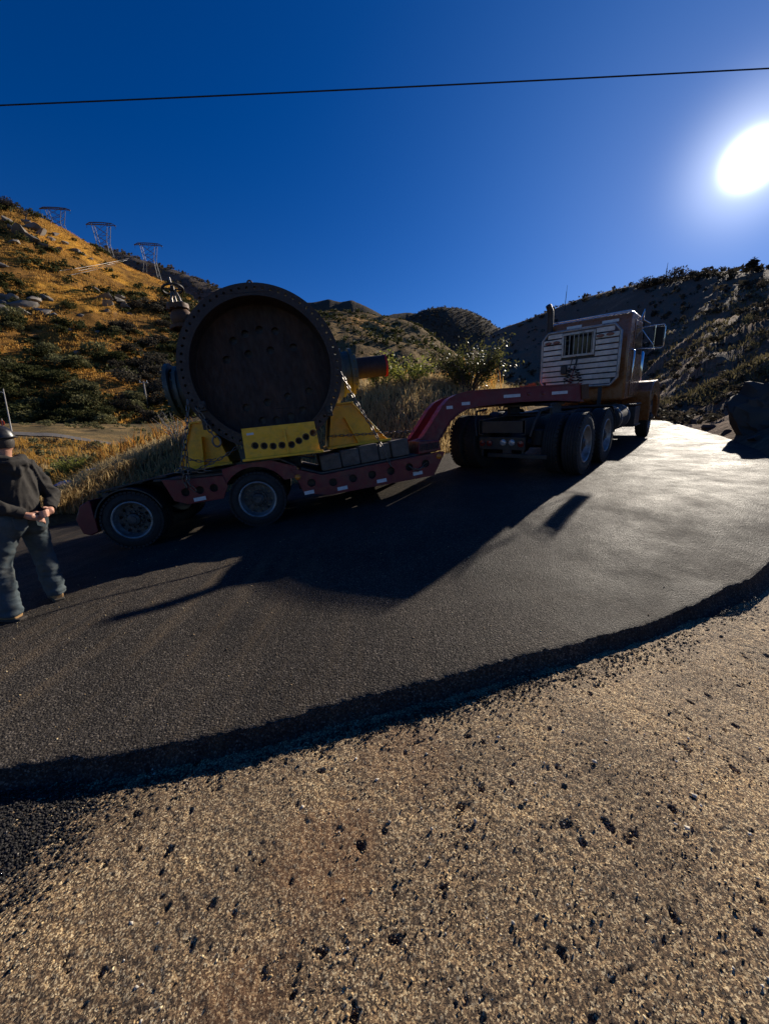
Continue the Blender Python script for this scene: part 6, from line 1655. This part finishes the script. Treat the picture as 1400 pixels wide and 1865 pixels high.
bush('shrub', 'small yellowing shrub on the bank right of the valve shaft', p, (0.8, 0.7, 0.5), 800, 0.045, 'leaf_bright', 503, 12)
p = at(118, 880, 17.5)
p = hit('bank_ground', 134, 868)
bush('green_bush', 'bright yellow green bush behind the blue tarp at left', p, (1.1, 0.9, 0.75), 1500, 0.045, 'leaf_bright', 504, 20)
p = hit('bank_ground', 228, 812)
bush('bare_bush', 'bare grey leafless bush beside the valley road', p, (1.2, 1.0, 0.8), 0, 0, 'leaf_sage', 505, 20, 1.0)
p = hit('bank_ground', 330, 806)
bush('bare_bush', 'bare grey bush behind the left chain of the valve', p, (0.8, 0.7, 0.6), 160, 0.04, 'leaf_sage', 506, 20, 1.0)
for k, (px_, py_, lab) in enumerate(((170, 822, 'dark brown dead bush left of the rust coloured weeds'), (92, 806, 'dark rounded bush beside the street light foot'), (150, 858, 'dark low bush behind the white debris'))):
    p = hit('bank_ground', px_, py_)
    bush('dark_bush', lab, p, (1.3, 1.0, 0.55), 600, 0.06, 'leaf_dark', 510 + k, 12)
# blue tarp over crates, white debris, red flag
p = hit('bank_ground', 124, 888)
t = thing('tarp_heap', 'crumpled bright blue tarp lying behind the person', 'tarp', Matrix.Translation(p))
X, Y = np.meshgrid(np.linspace(-0.55, 0.55, 26), np.linspace(-0.4, 0.4, 20)); Z = 0.16 + 0.20 * np.exp(-(X ** 2 / 0.12 + Y ** 2 / 0.09)) + 0.09 * fbm(X / 0.22, Y / 0.22, 3, 7) - 0.12 * sstep((np.abs(X) - 0.38) / 0.15)
link('sheet', fastmesh('sheet', np.stack([X, Y, Z], -1).reshape(-1, 3), gridfaces(20, 26), 'tarp_blue', True), t).modifiers.new('s', 'SOLIDIFY').thickness = 0.01
b = MB(); b.box((0, 0, 0.04), (0.8, 0.5, 0.2)); b.build('bundle', 'dark_steel', t, 35, 0.03)
p = hit('bank_ground', 106, 897)
t = thing('slatted_crate', 'black slatted crate standing left of the blue tarp', 'crate', Matrix.Translation(p) @ Matrix.Rotation(0.3, 4, 'Z'))
for k in range(5): MB().box((-0.24 + 0.12 * k, -0.2, 0.16), (0.06, 0.03, 0.34)).build('slat', 'black_frame', t)
for z in (0.02, 0.32): MB().box((0, -0.222, z), (0.56, 0.014, 0.05)).build('rail', 'black_frame', t)
MB().box((0, 0.0, 0.02), (0.56, 0.36, 0.03)).build('base', 'black_frame', t); MB().box((0, 0.19, 0.16), (0.56, 0.02, 0.34)).build('back_panel', 'black_frame', t)
for k, (px_, py_, lab) in enumerate(((157, 860, 'small white plastic scrap at the left end of the debris'), (175, 858, 'small white plastic scrap at the right end of the debris'), (143, 868, 'flat white scrap beside the green bush'))):
    p = hit('bank_ground', px_, py_)
    X, Y = np.meshgrid(np.linspace(-0.22, 0.22, 9), np.linspace(-0.14, 0.14, 7)); Z = 0.14 + 0.10 * fbm(X / 0.15 + k * 3, Y / 0.15, 3, 9 + k)
    o = link('plastic_scrap', fastmesh('plastic_scrap', np.stack([X, Y, Z], -1).reshape(-1, 3), gridfaces(7, 9), 'plastic_white', True), None, Matrix.Translation(p)); o.modifiers.new('s', 'SOLIDIFY').thickness = 0.02
    tag(o, lab, 'scrap', 'white scraps below the bank')
p = at(9, 792, 46)
t = thing('marker_flag', 'small red flag on a stake just above the hard hat', 'flag', Matrix.Translation(p))
MB().cyl((0, 0, -1.0), (0, 0, 1.9), 0.03, n=6).build('stake', 'pole_grey', t)
X, Y = np.meshgrid(np.linspace(0, 0.55, 8), np.linspace(0, 1, 7)); 
Vf = np.stack([X - 0.2, 0.1 * np.sin(X * 9), 1.75 - 0.75 * Y * (1 - 0.5 * X / 0.55) - 0.25 * X], -1)
link('cloth', fastmesh('cloth', Vf.reshape(-1, 3), gridfaces(7, 8), 'flag_orange', True), t).modifiers.new('s', 'SOLIDIFY').thickness = 0.02

# ------------------------------------------------------------------ loose stones on the concrete and crumbs of asphalt at its left
def pebbles(name, n, pts, size, mat, label, seed, hf=None):
    r = np.random.default_rng(seed)
    ico = np.array([(0, 0, 1), (1, 0, 0.1), (0.1, 1, -0.1), (-1, 0.1, 0.1), (0, -1, 0), (0, 0, -1)], float)
    fc = np.array([(0, 1, 2), (0, 2, 3), (0, 3, 4), (0, 4, 1), (5, 2, 1), (5, 3, 2), (5, 4, 3), (5, 1, 4)])
    s = size(r, n)
    V = ico[None] * r.uniform(0.6, 1.25, (n, 6, 1)) * s[:, None, None] * r.uniform(0.6, 1.2, (n, 1, 3))
    a = r.uniform(0, 2 * pi, n); ca, sa = np.cos(a)[:, None], np.sin(a)[:, None]
    V = np.stack([V[..., 0] * ca - V[..., 1] * sa, V[..., 0] * sa + V[..., 1] * ca, V[..., 2] * 0.75], -1)
    z = (hf or conc_h)(pts[:, 0], pts[:, 1]) + s * 0.30
    V = V + np.c_[pts, z][:, None, :]
    F = (fc[None] + np.arange(n)[:, None, None] * 6).reshape(-1, 3)
    o = link(name, fastmesh(name, V.reshape(-1, 3), F, mat)); return tag(o, label, 'gravel', None, 'stuff')
leafmat('stone_tan', [(0.12, 0.08, 0.045), (0.34, 0.22, 0.11), (0.52, 0.37, 0.18), (0.74, 0.60, 0.36)], 0.7, 0.0, 0.3)
leafmat('stone_pale', [(0.45, 0.40, 0.32), (0.62, 0.56, 0.46), (0.75, 0.70, 0.60)], 0.8, 0.0, 0.2)
leafmat('stone_black', [(0.012, 0.012, 0.012), (0.025, 0.024, 0.023), (0.05, 0.045, 0.042)], 0.45, 0.0)
r = np.random.default_rng(61)
n = 80000; q = np.c_[r.uniform(-2.0, 2.9, n), 0.35 + 1.9 * r.random(n) ** 1.2]; q = q[r.random(n) < 0.5 + 0.9 * fbm(q[:, 0] / 0.25, q[:, 1] / 0.25, 3, 44)]; n = len(q)
pebbles('loose_grit', n, q, lambda r, n: 0.0014 + 0.0050 * r.random(n) ** 5, 'stone_tan', 'tan grit loose on the concrete in the foreground', 62)
n = 3800; q = np.c_[r.uniform(-2.0, 2.9, n), 0.35 + 1.9 * r.random(n)]; q = q[r.random(n) < 0.30 + 0.12 * q[:, 0] + 0.9 * fbm(q[:, 0] / 0.4, q[:, 1] / 0.4, 3, 45)]; n = len(q)
pebbles('dark_grit', n, q, lambda r, n: 0.0022 + 0.006 * r.random(n) ** 4, 'stone_black', 'black asphalt crumbs strewn over the concrete', 63)
c0_ = on_road(40, 1500)
n = 15000; a = r.normal(size=(n, 2)) * np.array([0.20, 0.16])
ld = on_road(-40, 1500); q = np.array([ld[0], ld[1]]) + a @ np.array([[0.95, 0.30], [-0.6, 0.8]])
n2 = 4200; k = r.integers(0, NC, 60000); k = k[(ne[k, 0] > -2.2) & (ne[k, 0] < 3.0)][:n2]
q2 = ne[k] + nor[k] * (0.09 + np.abs(r.normal(size=(len(k), 1))) * 0.075)
q = np.r_[q, q2]
pebbles('asphalt_crumbs', len(q), q, lambda r, n: 0.0035 + 0.007 * r.random(n) ** 2.5, 'stone_black', 'heap of black asphalt crumbs along the road edge at left', 64)

# pale stone chips scattered over the asphalt
n = 1500; q = np.c_[r.uniform(-3.6, 3.2, n), r.uniform(1.6, 5.2, n)]
yl = np.interp(q[:, 0], ne[:, 0][ne[:, 1] < 4][::5], ne[:, 1][ne[:, 1] < 4][::5]) + 0.06
keep = (q[:, 1] > yl) & (r.random(n) < np.clip(0.55 - 0.16 * q[:, 0], 0.08, 1)); q = q[keep]
pebbles('road_chips', len(q), q, lambda r, n: 0.0025 + 0.008 * r.random(n) ** 4, 'stone_tan', 'pale stone chips scattered over the asphalt', 66, road_h)
n = 240; q = np.c_[r.uniform(-1.6, 2.6, n), 0.4 + 1.2 * r.random(n)]
pebbles('pale_stones', n, q, lambda r, n: 0.005 + 0.007 * r.random(n) ** 3, 'stone_pale', 'larger pale stones lying loose on the concrete', 67)
